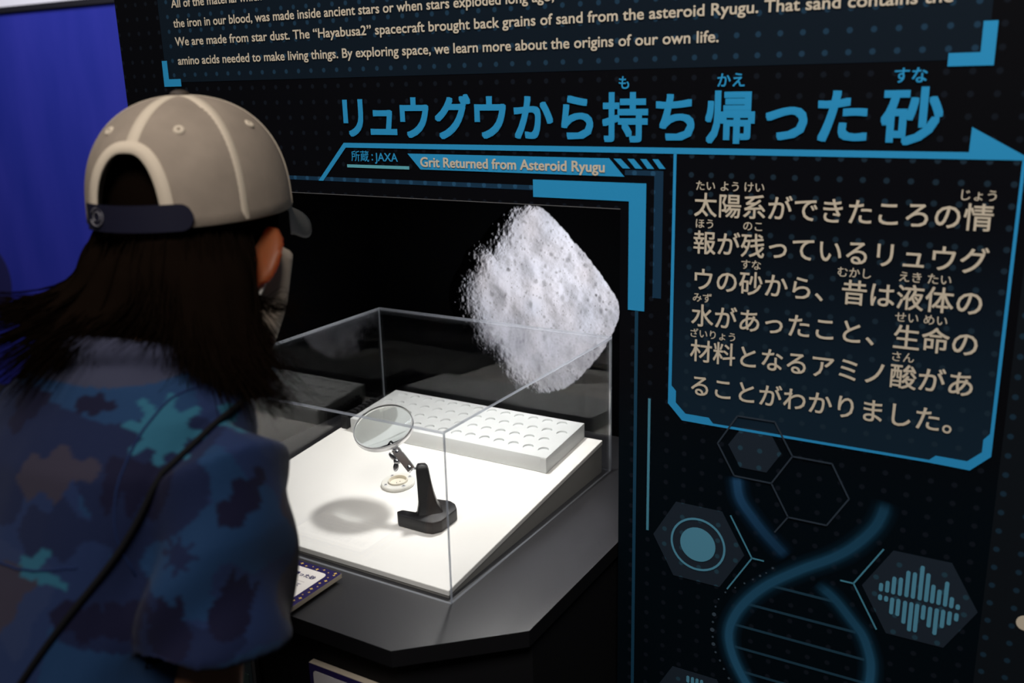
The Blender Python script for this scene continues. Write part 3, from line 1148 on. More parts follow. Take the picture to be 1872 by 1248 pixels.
def lathe_obj(name, c, n_, a, b, prof, material, parent, seg=40, ang=35):
    v, f = lathe_on(c, n_, a, b, prof, seg)
    o = mk(name, v, f, material, parent, True)
    bm_ = bmesh.new()
    bm_.from_mesh(o.data)
    bmesh.ops.remove_doubles(bm_, verts=bm_.verts, dist=1e-6)
    bmesh.ops.recalc_face_normals(bm_, faces=bm_.faces)
    bm_.to_mesh(o.data)
    bm_.free()
    return sharp(o, ang)


lathe_obj('flange', hc, BN, A1, A2, [(0.0, 0.0003), (0.0230, 0.0003), (0.0237, 0.0012), (0.0237, 0.0042), (0.0225, 0.0054), (0.0145, 0.0054), (0.0140, 0.0048), (0.0140, 0.0012), (0.0, 0.0012)], M_PLASTIC, holder)
cup = lathe_obj('cup', hc, BN, A1, A2, [(0.0, 0.0014), (0.0138, 0.0014), (0.0138, 0.0075), (0.0132, 0.0080), (0.0124, 0.0078), (0.0120, 0.0030), (0.0, 0.0030)], M_CUP, holder)
mb = MB()
for dx_, dy_ in ((0.001, 0.003), (-0.001, -0.002), (0.003, -0.0035)):
    mb.add(ell_geo(hc + BN * 0.0034 + A1 * dx_ + A2 * dy_, XYZ, (0.0006, 0.0005, 0.0005), 8, 6))
mb.build('grain', mat('dark_grain', lin(0.02, 0.02, 0.02), 0.8), cup)
for k, an in enumerate((62, 152, 242, 332)):
    c = hc + (A1 * math.cos(math.radians(an)) + A2 * math.sin(math.radians(an))) * 0.0187 + BN * 0.0054
    lathe_obj('screw', c, BN, A1, A2, [(0.0, -0.0004), (0.0029, -0.0004), (0.0029, 0.0004), (0.0020, 0.0008), (0.0, 0.0009)], mat('pale_screw_head', lin(0.62, 0.62, 0.62), 0.4), holder, 18, 60)
    mb = MB()
    for d1, d2 in ((A1, A2), (A2, A1)):
        q = [c + BN * 0.00095 + d1 * (s1 * 0.0017) + d2 * (s2 * 0.00035) for s1, s2 in ((-1, -1), (1, -1), (1, 1), (-1, 1))]
        mb.add((q + [p + BN * 0.0001 for p in q], [(0, 1, 2, 3), (7, 6, 5, 4), (0, 4, 5, 1), (1, 5, 6, 2), (2, 6, 7, 3), (3, 7, 4, 0)]))
    mb.build('cross_slot', M_DARK, holder, False)

# ------------------------------------------------------------------ magnifying glass on a cast stand
mag = thing('stand_magnifier', 'round magnifying glass on a black cast-iron stand standing on the white board', 'magnifying glass', tilt(-0.682, 0.905, 0))
bp = [(-0.7094, 0.8794), (-0.7160, 0.8860), (-0.7119, 0.8926), (-0.6925, 0.8950), (-0.6935, 0.9170), (-0.6985, 0.9265), (-0.6920, 0.9330), (-0.6663, 0.9367), (-0.6558, 0.9327), (-0.6466, 0.9232), (-0.6482, 0.8909), (-0.6560, 0.8810), (-0.6668, 0.8790)]
bm = bmesh.new()
prism_bm(bm, [tilt(x, y, 0.0006) for x, y in bp], V((0, 0, 0.0160)))
bevel_bm(bm, 0.0013, 2)
sharp(mk_bm('stand_base', bm, M_IRON, mag), 50)
rings = []
PA = V((0.80, 0.60, 0)).normalized()           # wide direction of the post
PB = V((-0.60, 0.80, 0)).normalized()
for c, a, b_ in [((-0.676, 0.9060, 0.8985), 0.0185, 0.0120), ((-0.6775, 0.9060, 0.9040), 0.0160, 0.0105), ((-0.6800, 0.9060, 0.9130), 0.0122, 0.0090), ((-0.6825, 0.9060, 0.9260), 0.0105, 0.0082), ((-0.6850, 0.9060, 0.9450), 0.0090, 0.0074),
                 ((-0.6862, 0.9060, 0.9560), 0.0084, 0.0070), ((-0.6868, 0.9060, 0.9610), 0.0074, 0.0064), ((-0.6872, 0.9060, 0.9640), 0.0052, 0.0052), ((-0.6873, 0.9060, 0.9650), 0.0022, 0.003)]:
    rings.append(ell_ring(c, PA * a, PB * b_, 36, 7))
mb = MB().add(loft_geo(rings))
post = mb.build('stand_post', M_IRON, mag)
sharp(post, 60)
LC = V((-0.7583, 0.92, 1.001))
LN = V((0.0911, -0.4288, 0.8988)).normalized()
LA = LN.cross(V((0, 1, 0))).normalized()
LB = LN.cross(LA)
RR = 0.0405
lathe_obj('lens_rim', LC, LN, LA, LB, [(RR - 0.0010, -0.0012), (RR - 0.0008, -0.0008), (RR, -0.0008), (RR + 0.0004, -0.0014), (RR + 0.0004, -0.0080), (RR, -0.0086), (RR - 0.0006, -0.0086), (RR - 0.0010, -0.0082), (RR - 0.0010, -0.0012)], M_RIM, mag, 64)
prof = []
nr = 24
LR = RR - 0.0014
for i in range(nr + 1):                      # upper dome from axis to edge, lower dome back
    r = LR * i / nr
    prof.append((r, -0.0024 + 0.0022 * (1 - (r / LR) ** 2)))
prof += [(LR + 0.0003, -0.00245), (LR + 0.0003, -0.0048)]
for i in range(nr, -1, -1):
    r = LR * i / nr
    prof.append((r, -0.0049 - 0.0022 * (1 - (r / LR) ** 2)))
lens = lathe_obj('lens', LC, LN, LA, LB, prof, M_LENS, mag, 72, 181)
# jointed arm
J0 = V((-0.6960, 0.9055, 0.9565))             # stub on the post
J1 = V((-0.7060, 0.9060, 0.9562))
J2 = V((-0.7270, 0.9085, 0.9735))
J3 = V((-0.7345, 0.9030, 0.9855))
dirv = (J2 - J1).normalized()
sd = dirv.cross(V((0.42, -0.80, 0.42))).normalized()
nv_ = sd.cross(dirv).normalized()
mb = MB()
mb.add(cyl_geo(J0 + V((0.012, 0, 0)), J1, 0.0019, 0.0019, 12))
mb.add(ell_geo(J1, XYZ, (0.0054,) * 3, 16, 10))
mb.build('ball_joint', M_CHROME, mag)
mb = MB()
mb.add(ell_geo(J2, XYZ, (0.0054,) * 3, 16, 10))
mb.add(cyl_geo(J2, J3, 0.0020, 0.0020, 12))
mb.add(cyl_geo(J2 + (J3 - J2) * 0.35, J3, 0.0030, 0.0042, 14))
mb.build('ball_joint', M_CHROME, mag)
mb = MB()
for s in (-1, 1):
    c = (J1 + J2) / 2 + nv_ * (0.0036 * s)
    hl = (J2 - J1).length / 2 + 0.0045
    q = []
    for e1 in (-1, 1):
        for e2 in (-1, 1):
            for e3 in (-1, 1):
                q.append(c + dirv * (hl * e1) + sd * (0.0052 * e2) + nv_ * (0.0011 * e3))
    mb.add((q, [(0, 1, 3, 2), (4, 6, 7, 5), (0, 4, 5, 1), (2, 3, 7, 6), (0, 2, 6, 4), (1, 5, 7, 3)]))
mb.build('clamp_plate', M_CHROME, mag, False)
mc = (J1 + J2) / 2
mb = MB()
WD = (-V((1, 0, 0)) * 0.8 + V((0, -0.3, -0.25))).normalized()
mb.add(cyl_geo(mc - WD * 0.004, mc + WD * 0.012, 0.0022, 0.0022, 12))
mb.add(cyl_geo(mc + WD * 0.006, mc + WD * 0.013, 0.0042, 0.0034, 14))
wa = WD.cross(V((0.3, 0.9, 0.1))).normalized()
for s in (-1, 1):
    c = mc + WD * 0.0115 + wa * (0.0072 * s) + WD * 0.002
    mb.add(ell_geo(c, ((wa * s + WD * 0.55).normalized(), WD.cross(wa).normalized(), (WD - wa * s * 0.55).normalized()), (0.0068, 0.0016, 0.0038), 14, 8))
mb.build('wing_nut', M_SCREW, mag)

# light gathered by the lens: let the renderer trace the refracted spot on the board
niche_lamp.data.cycles.is_caustics_light = True
lens.cycles.is_caustics_caster = True
for o_ in board.children:
    o_.cycles.is_caustics_receiver = True

# ------------------------------------------------------------------ clear acrylic cover (five bonded sheets)
cover = thing('acrylic_cover', 'clear acrylic box cover over the white board and magnifying glass', 'cover', (-0.776, 0.995, CT))
AX0, AX1, AY0, AY1, AZ = -0.9900, -0.5605, 0.7805, 1.2120, 1.0745
TK = 0.0032


def pane(name, lo, hi, axis):
    """sheet whose two large faces are clear and whose narrow faces carry the pale colour of an edge glow"""
    bm_ = bmesh.new()
    _, fs = box_bm(bm_, lo, hi)
    bm_.normal_update()
    for f in fs:
        f.material_index = 0 if abs(f.normal[axis]) > 0.5 else 1
    return mk_bm(name, bm_, [M_ACR, M_ACRE], cover)


g = 0.0003
pane('top_sheet', (AX0, AY0, AZ - TK), (AX1, AY1, AZ), 2)
pane('front_sheet', (AX0, AY0, CT + g), (AX1, AY0 + TK, AZ - TK - g), 1)
pane('back_sheet', (AX0, AY1 - TK, CT + g), (AX1, AY1, AZ - TK - g), 1)
pane('left_sheet', (AX0, AY0 + TK + g, CT + g), (AX0 + TK, AY1 - TK - g, AZ - TK - g), 0)
pane('right_sheet', (AX1 - TK, AY0 + TK + g, CT + g), (AX1, AY1 - TK - g, AZ - TK - g), 0)

# ------------------------------------------------------------------ placards
M_NAVY = mat('navy_card', lin(0.020, 0.014, 0.085), 0.4, spec=0.3)
M_CARD = mat('white_card_print', lin(0.80, 0.76, 0.72), 0.6)
M_STAR = mat('yellow_star_ink', lin(0.75, 0.50, 0.10), 0.6)
M_INK = mat('navy_ink', lin(0.02, 0.02, 0.12), 0.6)
M_EDGE = mat('beige_board_edge', lin(0.42, 0.36, 0.28), 0.7)
PZ = CT + 0.0095


def rrect(x0, x1, y0, y1, r, n=5):
    out = []
    for cx, cy, a in ((x1 - r, y1 - r, 0), (x0 + r, y1 - r, 90), (x0 + r, y0 + r, 180), (x1 - r, y0 + r, 270)):
        for k in range(n + 1):
            t = math.radians(a + 90 * k / n)
            out.append((cx + r * math.cos(t), cy + r * math.sin(t)))
    return out


def star(x, y, r):
    return [(x + (r if k % 2 == 0 else r * 0.42) * math.cos(math.pi / 4 * k + 0.2), y + (r if k % 2 == 0 else r * 0.42) * math.sin(math.pi / 4 * k + 0.2)) for k in range(8)]


plac = thing('caption_placard', 'small navy star-bordered caption card lying at the counter front edge', 'placard', (-0.776, 0.715, CT))
box('card_foot', (-0.830, 0.690, CT + 0.0002), (-0.720, 0.745, CT + 0.0058), M_RUBBER, plac)
qx0, qx1, qy0, qy1 = -0.848, -0.704, 0.6715, 0.7600


def flat(polys, z, h, name, material, parent):
    mb_ = MB()
    for pts in polys:
        bm_ = bmesh.new()
        prism_bm(bm_, [(x, y, z) for x, y in pts], (0, 0, h))
        bm_.verts.index_update()
        mb_.add(([v.co.copy() for v in bm_.verts], [[v.index for v in q.verts] for q in bm_.faces]))
        bm_.free()
    return mb_.build(name, material, parent, False)


flat([[(qx0, qy0), (qx1, qy0), (qx1, qy1), (qx0, qy1)]], CT + 0.006, 0.0055, 'card_board', M_EDGE, plac)
flat([[(qx0 + .0002, qy0 + .0002), (qx1 - .0002, qy0 + .0002), (qx1 - .0002, qy1 - .0002), (qx0 + .0002, qy1 - .0002)]], CT + 0.0115, 0.0003, 'navy_border', M_NAVY, plac)
flat([rrect(qx0 + 0.011, qx1 - 0.0125, qy0 + 0.0115, qy1 - 0.0105, 0.006)], CT + 0.0119, 0.0002, 'text_area', M_CARD, plac)
sp = []
for k in range(15):
    x = qx1 - 0.006 - 0.0088 * k
    sp.append(star(x, qy1 - 0.0042 - 0.0025 * (k % 2), (0.0026, 0.0013, 0.0019)[k % 3]))
    sp.append(star(x, qy0 + 0.0050 + 0.0025 * (k % 2), (0.0026, 0.0013, 0.0019)[k % 3]))
for k in range(11):
    sp.append(star(qx1 - 0.0045 - 0.003 * (k % 2), qy0 + 0.008 + 0.0072 * k, (0.0013, 0.0019, 0.0026)[k % 3]))
flat(sp, CT + 0.0119, 0.0002, 'star_pattern', M_STAR, plac)
T = Text()


def flat_text(s, x1, yb, size, bold, z, maxw=None):
    vf_ = text_geo(s, 1.0, bold, 2)
    b = bounds(vf_[0])
    T.put(vf_, lambda x, y: (x1 + (x - b[1]) * size, yb + y * size, z), (0, 0, 1))


zt = CT + 0.01225
flat_text('リュウグウから持ち帰った砂', -0.7235, 0.7318, 0.0082, 0.02, zt)
flat_text('Grit Returned from Asteroid Ryugu', -0.7500, 0.7268, 0.0030, 0.01, zt)
flat_text('太陽系ができたころの情報が残って', -0.7290, 0.7125, 0.0068, 0.015, zt)
flat_text('いるリュウグウの砂から、昔は液体の', -0.7335, 0.7040, 0.0066, 0.015, zt)
flat_text('水があったこと、生命の材料になる', -0.7370, 0.6955, 0.0064, 0.015, zt)
flat_text('ことがわかりました。', -0.7600, 0.6880, 0.0064, 0.015, zt)
T.build('card_text', M_INK, plac)
flat([[(-0.835, 0.7222), (-0.729, 0.7222), (-0.729, 0.7226), (-0.835, 0.7226)]], CT + 0.0122, 0.0001, 'rule_line', mat('grey_ink', lin(0.35, 0.33, 0.33), 0.6), plac)
lathe_obj('corner_pin', V((qx1 - 0.0105, qy0 + 0.0045, CT + 0.0119)), V((0, 0, 1)), V((1, 0, 0)), V((0, 1, 0)), [(0, 0), (0.0021, 0), (0.0019, 0.0007), (0, 0.0012)], mat('pearl_pin', lin(0.6, 0.55, 0.55), 0.3), plac, 16)

# notice fixed to the pedestal front
sign = thing('notice_board', 'white notice with navy frame fixed to the black pedestal front below the counter', 'sign', (-0.61, 0.6885, 0.60))
sx0, sx1, sz0, sz1 = -0.694, -0.552, 0.60, 0.8035
box('board_core', (sx0, 0.6835, sz0), (sx1, 0.6915, sz1), M_EDGE, sign)


def vplate(polys, y, h, name, material, parent):
    mb_ = MB()
    for pts in polys:
        bm_ = bmesh.new()
        prism_bm(bm_, [(x, y, z) for x, z in pts], (0, h, 0))
        bm_.verts.index_update()
        mb_.add(([v.co.copy() for v in bm_.verts], [[v.index for v in q.verts] for q in bm_.faces]))
        bm_.free()
    return mb_.build(name, material, parent, False)


vplate([[(sx0, sz0), (sx1, sz0), (sx1, sz1 - 0.0004), (sx0, sz1 - 0.0004)]], 0.6831, 0.0003, 'navy_frame', M_NAVY, sign)
M_GREYW = mat('dull_white_print', lin(0.62, 0.60, 0.62), 0.6)
vplate([rrect(sx0 + 0.006, sx0 + 0.064, 0.66, sz1 - 0.008, 0.005), rrect(sx0 + 0.070, sx1 - 0.006, 0.66, sz1 - 0.008, 0.005)], 0.6827, 0.0002, 'picture_area', M_GREYW, sign)
vplate([seg_poly((-0.664, 0.770), (-0.640, 0.785), 0.008), disc_poly(-0.640, 0.785, 0.0045, 14), seg_poly((-0.664, 0.770), (-0.650, 0.74), 0.008)], 0.6824, 0.0002, 'hand_mark', M_NAVY, sign)

# second framed notice further left, half hidden behind the person
sign2 = thing('framed_poster', 'dull grey-green framed poster on the pedestal front, left of the white notice', 'poster', (-0.85, 0.6885, 0.60))
box('poster_frame', (-0.93, 0.6845, 0.58), (-0.785, 0.6915, 0.792), mat('grey_frame', lin(0.05, 0.055, 0.06), 0.5), sign2, 0.001)
vplate([[(-0.925, 0.585), (-0.791, 0.585), (-0.791, 0.787), (-0.925, 0.787)]], 0.6841, 0.0003, 'poster_sheet', mat('grey_green_print', lin(0.045, 0.075, 0.085), 0.5, var=(30, 0.4)), sign2)
vplate([[(-0.915, 0.60), (-0.797, 0.60), (-0.797, 0.752), (-0.84, 0.760), (-0.915, 0.748)]], 0.6838, 0.0002, 'poster_print', mat('dull_green_print', lin(0.05, 0.10, 0.09), 0.5, var=(60, 0.4)), sign2)

# ------------------------------------------------------------------ the visitor bending over the case
person = thing('person', 'person in a pale mesh cap and blue patterned shirt, leaning over the case', 'person', (-0.70, 0.34, 0.0))
HC = V((-0.6990, 0.6005, 1.316))                     # head centre at the cap's rim
YAW = math.radians(20)
F0 = V((-math.sin(YAW), math.cos(YAW), 0))
RH = V((math.cos(YAW), math.sin(YAW), 0))


def frame(t):
    t = math.radians(t)
    f = F0 * math.cos(t) - V((0, 0, 1)) * math.sin(t)
    u = F0 * math.sin(t) + V((0, 0, 1)) * math.cos(t)
    return RH, f, u


CR, CF, CU = frame(-1)                             # how the cap sits
FR, FF, FU = frame(28)                            # how the face is bent down


def capp(r, f, u):
    return HC + V((0, 0, -0.003)) + CR * r + CF * f + CU * u


def facep(r, f, u):
    return HC + FR * r + FF * f + FU * u


# ---- body: head, neck, trunk, arms, hands, legs as one skin
geos = []
geos.append(ell_geo(capp(0, -0.004, 0.016), (CR, CF, CU), (0.068, 0.081, 0.088), 28, 18))
geos.append(ell_geo(facep(0, 0.024, -0.050), (FR, FF, FU), (0.064, 0.062, 0.078), 24, 16))
geos.append(ell_geo(facep(0, 0.050, -0.105), (FR, FF, FU), (0.034, 0.036, 0.026), 20, 12))     # chin
geos.append(ell_geo(facep(0, 0.090, -0.052), (FR, FF, FU), (0.011, 0.018, 0.020), 16, 10))     # nose
geos.append(cyl_geo(facep(0, 0.075, -0.025), facep(0, 0.094, -0.056), 0.008, 0.010, 12))
for s_ in (-1, 1):
    geos.append(ell_geo(facep(0.030 * s_, 0.070, -0.014), (FR, FF, FU), (0.022, 0.012, 0.008), 14, 8))   # brow
    geos.append(ell_geo(facep(0.030 * s_, 0.074, -0.030), (FR, FF, FU), (0.012, 0.010, 0.008), 14, 8))   # closed lids
    geos.append(ell_geo(facep(0.040 * s_, 0.058, -0.062), (FR, FF, FU), (0.022, 0.022, 0.024), 16, 10))  # cheeks
geos.append(ell_geo(facep(0, 0.082, -0.082), (FR, FF, FU), (0.020, 0.010, 0.006), 14, 8))      # lips
# ears: flattened shell with a rolled rim and a lobe
EARS = []
for s_ in (-1, 1):
    ec = facep(0.0690 * s_, -0.010, -0.034)
    ax = (CU * math.cos(math.radians(42)) + CF * math.sin(math.radians(42))).normalized()
    wd = (RH * (0.86 * s_) - CF * 0.50)
    wd = (wd - ax * wd.dot(ax)).normalized()
    th = ax.cross(wd).normalized()
    EARS.append((ec, ax, wd, th))
    geos.append(ell_geo(ec + wd * 0.004, (ax, wd, th), (0.032, 0.0190, 0.0052), 24, 14))
    rim = []
    for k in range(15):
        a = math.radians(-70 + 250 * k / 14)
        rim.append(ec + ax * (0.0295 * math.sin(a)) + wd * (0.004 + 0.0185 * math.cos(a)) + th * (0.003 * s_))
    geos.append(tube_geo(rim, [0.0042] * 15, 10))
    geos.append(ell_geo(ec - ax * 0.027 + wd * 0.001, (ax, wd, th), (0.0100, 0.0085, 0.0048), 14, 10))
NECK = smooth_path([(-0.684, 0.580, 1.270), (-0.680, 0.545, 1.235), (-0.676, 0.500, 1.200), (-0.676, 0.480, 1.150)], 8)
geos.append(tube_geo(NECK, [0.050, 0.049, 0.049, 0.050, 0.053, 0.058, 0.066, 0.070], 20))
TX = -0.676


def trunk(z, y, a, b, n=36, p=2.3, x=TX):
    return ell_ring((x, y, z), (a, 0, 0), (0, b, 0), n, p)


geos.append(loft_geo([trunk(1.195, .490, .045, .040), trunk(1.175, .484, .080, .055), trunk(1.150, .470, .104, .074), trunk(1.06, .440, .100, .084), trunk(0.95, .395, .094, .082), trunk(0.86, .360, .100, .090), trunk(0.78, .335, .112, .098), trunk(0.72, .325, .110, .094)]))
ARM = {}
for s_ in (-1, 1):
    sh = V((TX + 0.107 * s_, 0.480, 1.142))
    el = V((TX + 0.113 * s_, 0.430, 0.918))
    wr = V((TX + 0.112 * s_, 0.500, 0.730))
    ARM[s_] = (sh, el, wr)
    pts = smooth_path([sh + V((-0.034 * s_, 0, -0.010)), sh + V((-0.016 * s_, 0, -0.040)), (sh + el) / 2 + V((-0.002 * s_, 0, 0)), el, (el + wr) / 2, wr], 16)
    geos.append(tube_geo(pts, list(np.interp(np.linspace(0, 1, 16), [0, .2, .4, .6, .8, 1], [.024, .028, .031, .030, .028, .021])), 18))
    hd = (wr - el).normalized()
    side = hd.cross(V((s_, 0, 0))).normalized()           # towards the thumb
    nrm_ = V((s_, 0, 0)) - hd * hd.x * s_
    nrm_.normalize()
    pc = wr + hd * 0.042
    geos.append(ell_geo(pc, (side, nrm_, hd), (0.034, 0.0135, 0.046), 18, 12))
    for k, (off, ln) in enumerate(((-0.025, 0.052), (-0.0085, 0.064), (0.0085, 0.070), (0.025, 0.064))):
        b0_ = pc + hd * 0.030 + side * off * 0.95
        k1 = b0_ + hd * ln * 0.48 - nrm_ * 0.004 + side * off * 0.08
        k2 = k1 + hd * ln * 0.34 - nrm_ * 0.014
        k3 = k2 + hd * ln * 0.18 - nrm_ * 0.014
        geos.append(tube_geo([b0_, k1, k2, k3], [0.0088, 0.0080, 0.0074, 0.0058], 12))
    t0 = pc - hd * 0.016 + side * 0.026
    geos.append(tube_geo([t0, t0 + side * 0.020 + hd * 0.020, t0 + side * 0.024 + hd * 0.042 - nrm_ * 0.008, t0 + side * 0.020 + hd * 0.060 - nrm_ * 0.014], [0.0115, 0.0105, 0.0092, 0.0066], 12))
for s_ in (-1, 1):
    hp = V((TX + 0.070 * s_, 0.330, 0.760))
    kn = V((TX + 0.078 * s_, 0.345, 0.430))
    an = V((TX + 0.082 * s_, 0.310, 0.085))
    pts = smooth_path([hp, (hp + kn) / 2, kn, kn + (an - kn) * 0.35 + V((0, -0.012, 0)), an], 16)
    geos.append(tube_geo(pts, list(np.interp(np.linspace(0, 1, 16), [0, .25, .5, .62, 1], [.074, .064, .046, .049, .030])), 20))
    geos.append(ell_geo(an + V((0, 0.045, -0.048)), XYZ, (0.036, 0.105, 0.034), 20, 12))
    geos.append(ell_geo(an + V((0, -0.005, -0.035)), XYZ, (0.032, 0.042, 0.046), 18, 12))
me = remesh(geos, 0.0042, 3, 0.5)


def skin_mat(name, trans):
    M = bpy.data.materials.new(name)
    M.use_nodes = True
    nt = M.node_tree
    b = nt.nodes['Principled BSDF']
    b.inputs['Base Color'].default_value = (0.40, 0.19, 0.10, 1)
    b.inputs['Roughness'].default_value = 0.5
    b.inputs['Subsurface Weight'].default_value = 0.25
    b.inputs['Subsurface Radius'].default_value = (0.012, 0.004, 0.002)
    b.inputs['Subsurface Scale'].default_value = 1.0
    if trans:
        b.inputs['Base Color'].default_value = (0.30, 0.095, 0.032, 1)
        tl = nt.nodes.new('ShaderNodeBsdfTranslucent')
        tl.inputs[0].default_value = (0.62, 0.17, 0.035, 1)
        mx = nt.nodes.new('ShaderNodeMixShader')
        mx.inputs[0].default_value = 0.55
        out = [n for n in nt.nodes if n.type == 'OUTPUT_MATERIAL'][0]
        nt.links.new(b.outputs[0], mx.inputs[1])
        nt.links.new(tl.outputs[0], mx.inputs[2])
        nt.links.new(mx.outputs[0], out.inputs[0])
    return M


M_SKIN = skin_mat('skin', False)
M_EAR = skin_mat('thin_ear_skin', True)
body = obj_me('body', me, [M_SKIN, M_EAR], person)
off = V(person.location)
for p in body.data.polygons:
    c = V(p.center) + off
    for ec, ax, wd, th in EARS:
        d = c - ec
        if abs(d.dot(ax)) < 0.040 and -0.008 < d.dot(wd) < 0.03 and abs(d.dot(th)) < 0.014:
            p.material_index = 1

# ---- face mask over nose, mouth and cheeks, with ear loops
mk_pts, mk_f = [], []
nu, nv_k = 25, 11
for j in range(nv_k):
    for i in range(nu):
        a = math.radians(-108 + 216 * i / (nu - 1))
        u = -0.014 - 0.100 * j / (nv_k - 1) * (1 - 0.25 * abs(a) / 1.89)
        k = max(0.0, 1 - abs(a) / 1.43)
        rr = (0.0800 - 0.004 * k) * (1 - 0.13 * max(0.0, (abs(a) - 1.35) / 0.53))
        w = 1.0 - 0.10 * max(0, j / (nv_k - 1) - 0.55) * 2
        mk_pts.append(facep(rr * math.sin(a) * w, 0.020 + (0.070 + 0.028 * k) * math.cos(a) * w, u))
for j in range(nv_k - 1):
    for i in range(nu - 1):
        mk_f.append((j * nu + i, j * nu + i + 1, (j + 1) * nu + i + 1, (j + 1) * nu + i))
M_MASK = mat('pale_mask_fabric', lin(0.46, 0.37, 0.29), 0.8, spec=0.1, bump=(600, 0.2))
mask = mk('face_mask', mk_pts, mk_f, M_MASK, person, True)
md = mask.modifiers.new('t', 'SOLIDIFY')
md.thickness = 0.0016
md.offset = 1
for s_, (ec, ax, wd, th) in zip((-1, 1), EARS):
    e0, e1 = mk_pts[nu - 1 if s_ > 0 else 0], mk_pts[(nv_k - 1) * nu + (nu - 1 if s_ > 0 else 0)]
    fw = th if th.dot(CF) > 0 else -th
    lp = smooth_path([e0, ec + ax * 0.020 + wd * 0.006 + fw * 0.010, ec + wd * 0.010 + fw * 0.0085, ec - ax * 0.028 + wd * 0.006 + fw * 0.008, e1], 18)
    MB().add(tube_geo(lp, [0.0016] * 18, 8)).build('ear_loop', mat('white_elastic', lin(0.8, 0.76, 0.7), 0.7), mask)

# ---- shirt
def shirt_pts(z, y, a, b, dz=0.0):
    return ell_ring((TX, y, z), (a, 0, 0), (0, b, dz), 40, 2.5)


sg = []
sg.append(loft_geo([shirt_pts(1.222, .498, .060, .052, -.012), shirt_pts(1.209, .494, .092, .066, -.010), shirt_pts(1.193, .488, .112, .078), shirt_pts(1.160, .474, .120, .092), shirt_pts(1.08, .448, .114, .102), shirt_pts(0.98, .412, .116, .108), shirt_pts(0.88, .375, .128, .114), shirt_pts(0.78, .345, .142, .118), shirt_pts(0.715, .335, .146, .120)]))
# collar band
cp = [V((TX + 0.064 * math.cos(t), 0.510 + 0.062 * math.sin(t), 1.226 - 0.012 * math.sin(t))) for t in [2 * math.pi * k / 24 for k in range(24)]]
sg.append(tube_geo(cp, [0.0130] * 24, 12, True))
for s_ in (-1, 1):
    sh, el, wr = ARM[s_]
    a0 = sh + V((-0.050 * s_, 0.002, 0.008))
    a1 = sh + V((0.004 * s_, 0, 0.002))
    a2 = sh * 0.76 + el * 0.24 + V((0.012 * s_, -0.004, 0))
    a3 = sh * 0.57 + el * 0.43 + V((0.014 * s_, -0.008, 0))
    a4 = sh * 0.445 + el * 0.555 + V((0.015 * s_, -0.009, 0))
    d = (el - sh).normalized()
    X_ = (V((1, 0, 0)) - d * d.x).normalized()
    Y_ = d.cross(X_)
    sg.append(loft_geo([ell_ring(a0, V((0, 0, .050)), V((0, .058, 0)), 32), ell_ring(a1, (X_ * .8 + V((0, 0, .5))).normalized() * .056, Y_ * .062, 32), ell_ring(a2, X_ * .051, Y_ * .063, 32), ell_ring(a3, X_ * .054, Y_ * .067, 32), ell_ring(a4, X_ * .056, Y_ * .069, 32)]))
me = remesh(sg, 0.0034, 6, 0.5)
# carve the sleeve mouths and the hem so the cloth ends as a shell around arm and waist
shirt = obj_me('shirt', me, mat('tmp_cloth', lin(.1, .1, .1)), person)
cg = MB()
for s_ in (-1, 1):
    sh, el, wr = ARM[s_]
    d = (el - sh).normalized()
    X_ = (V((1, 0, 0)) - d * d.x).normalized()
    Y_ = d.cross(X_)
    c0 = sh * 0.66 + el * 0.34 + V((0.013 * s_, -0.007, 0))
    cg.add(loft_geo([ell_ring(c0, X_ * .040, Y_ * .053, 32), ell_ring(c0 + d * 0.060, X_ * .044, Y_ * .056, 32)]))
cg.add(loft_geo([shirt_pts(0.80, .350, .134, .110), shirt_pts(0.69, .333, .142, .116)]))
co = cg.build('cutter', None, person)
bpy.context.view_layer.update()
md = shirt.modifiers.new('cut', 'BOOLEAN')
md.operation = 'DIFFERENCE'
md.object = co
md.solver = 'EXACT'
bpy.context.view_layer.update()
me2 = bpy.data.meshes.new_from_object(shirt.evaluated_get(bpy.context.evaluated_depsgraph_get()))
shirt.modifiers.clear()
shirt.data = me2
bpy.data.objects.remove(co)
me2.polygons.foreach_set('use_smooth', [True] * len(me2.polygons))

# folds pulled from the shoulders plus soft creases, then the woven print
sh, el, wr = ARM[1]
N_ = len(me2.vertices)
co_ = np.empty(N_ * 3)
me2.vertices.foreach_get('co', co_)
co_ = co_.reshape(-1, 3) + np.array(off)
no_ = np.empty(N_ * 3)
me2.vertices.foreach_get('normal', no_)
no_ = no_.reshape(-1, 3)
for i in range(N_):
    x, y, z = co_[i]
    w = mnoise.noise(V((x * 9 + 3, y * 9, z * 4.5))) * 0.0050 + mnoise.noise(V((x * 24, y * 24, z * 10 + 5))) * 0.0016
    # slanted folds on the sleeves and under the arms
    sx_ = abs(x - TX)
    if sx_ > 0.085 and z < 1.16:
        k = min(1, (sx_ - 0.085) / 0.03) * min(1, (1.16 - z) / 0.05)
        w += 0.0042 * k * math.sin(z * 42 - sx_ * 95 + y * 30 + 2.2 * mnoise.noise(V((x * 7, y * 7, z * 7))))
    co_[i] += no_[i] * w
me2.vertices.foreach_set('co', (co_ - np.array(off)).ravel())
me2.update()

BLUE = (0.00718, 0.01673, 0.05772)
MIDB = (0.01094, 0.02063, 0.06185)
DEEP = (0.00396, 0.00850, 0.03410)
GREY = (0.02160, 0.01836, 0.03224)
NAVY = (0.00252, 0.00286, 0.01674)
CYAN = (0.01296, 0.07426, 0.11997)
AZUR = (0.00581, 0.02509, 0.07068)
# motifs printed on the cloth: centre, in-cloth axis, shape
MOTIFS = []
MOTIF_POINTS = {}


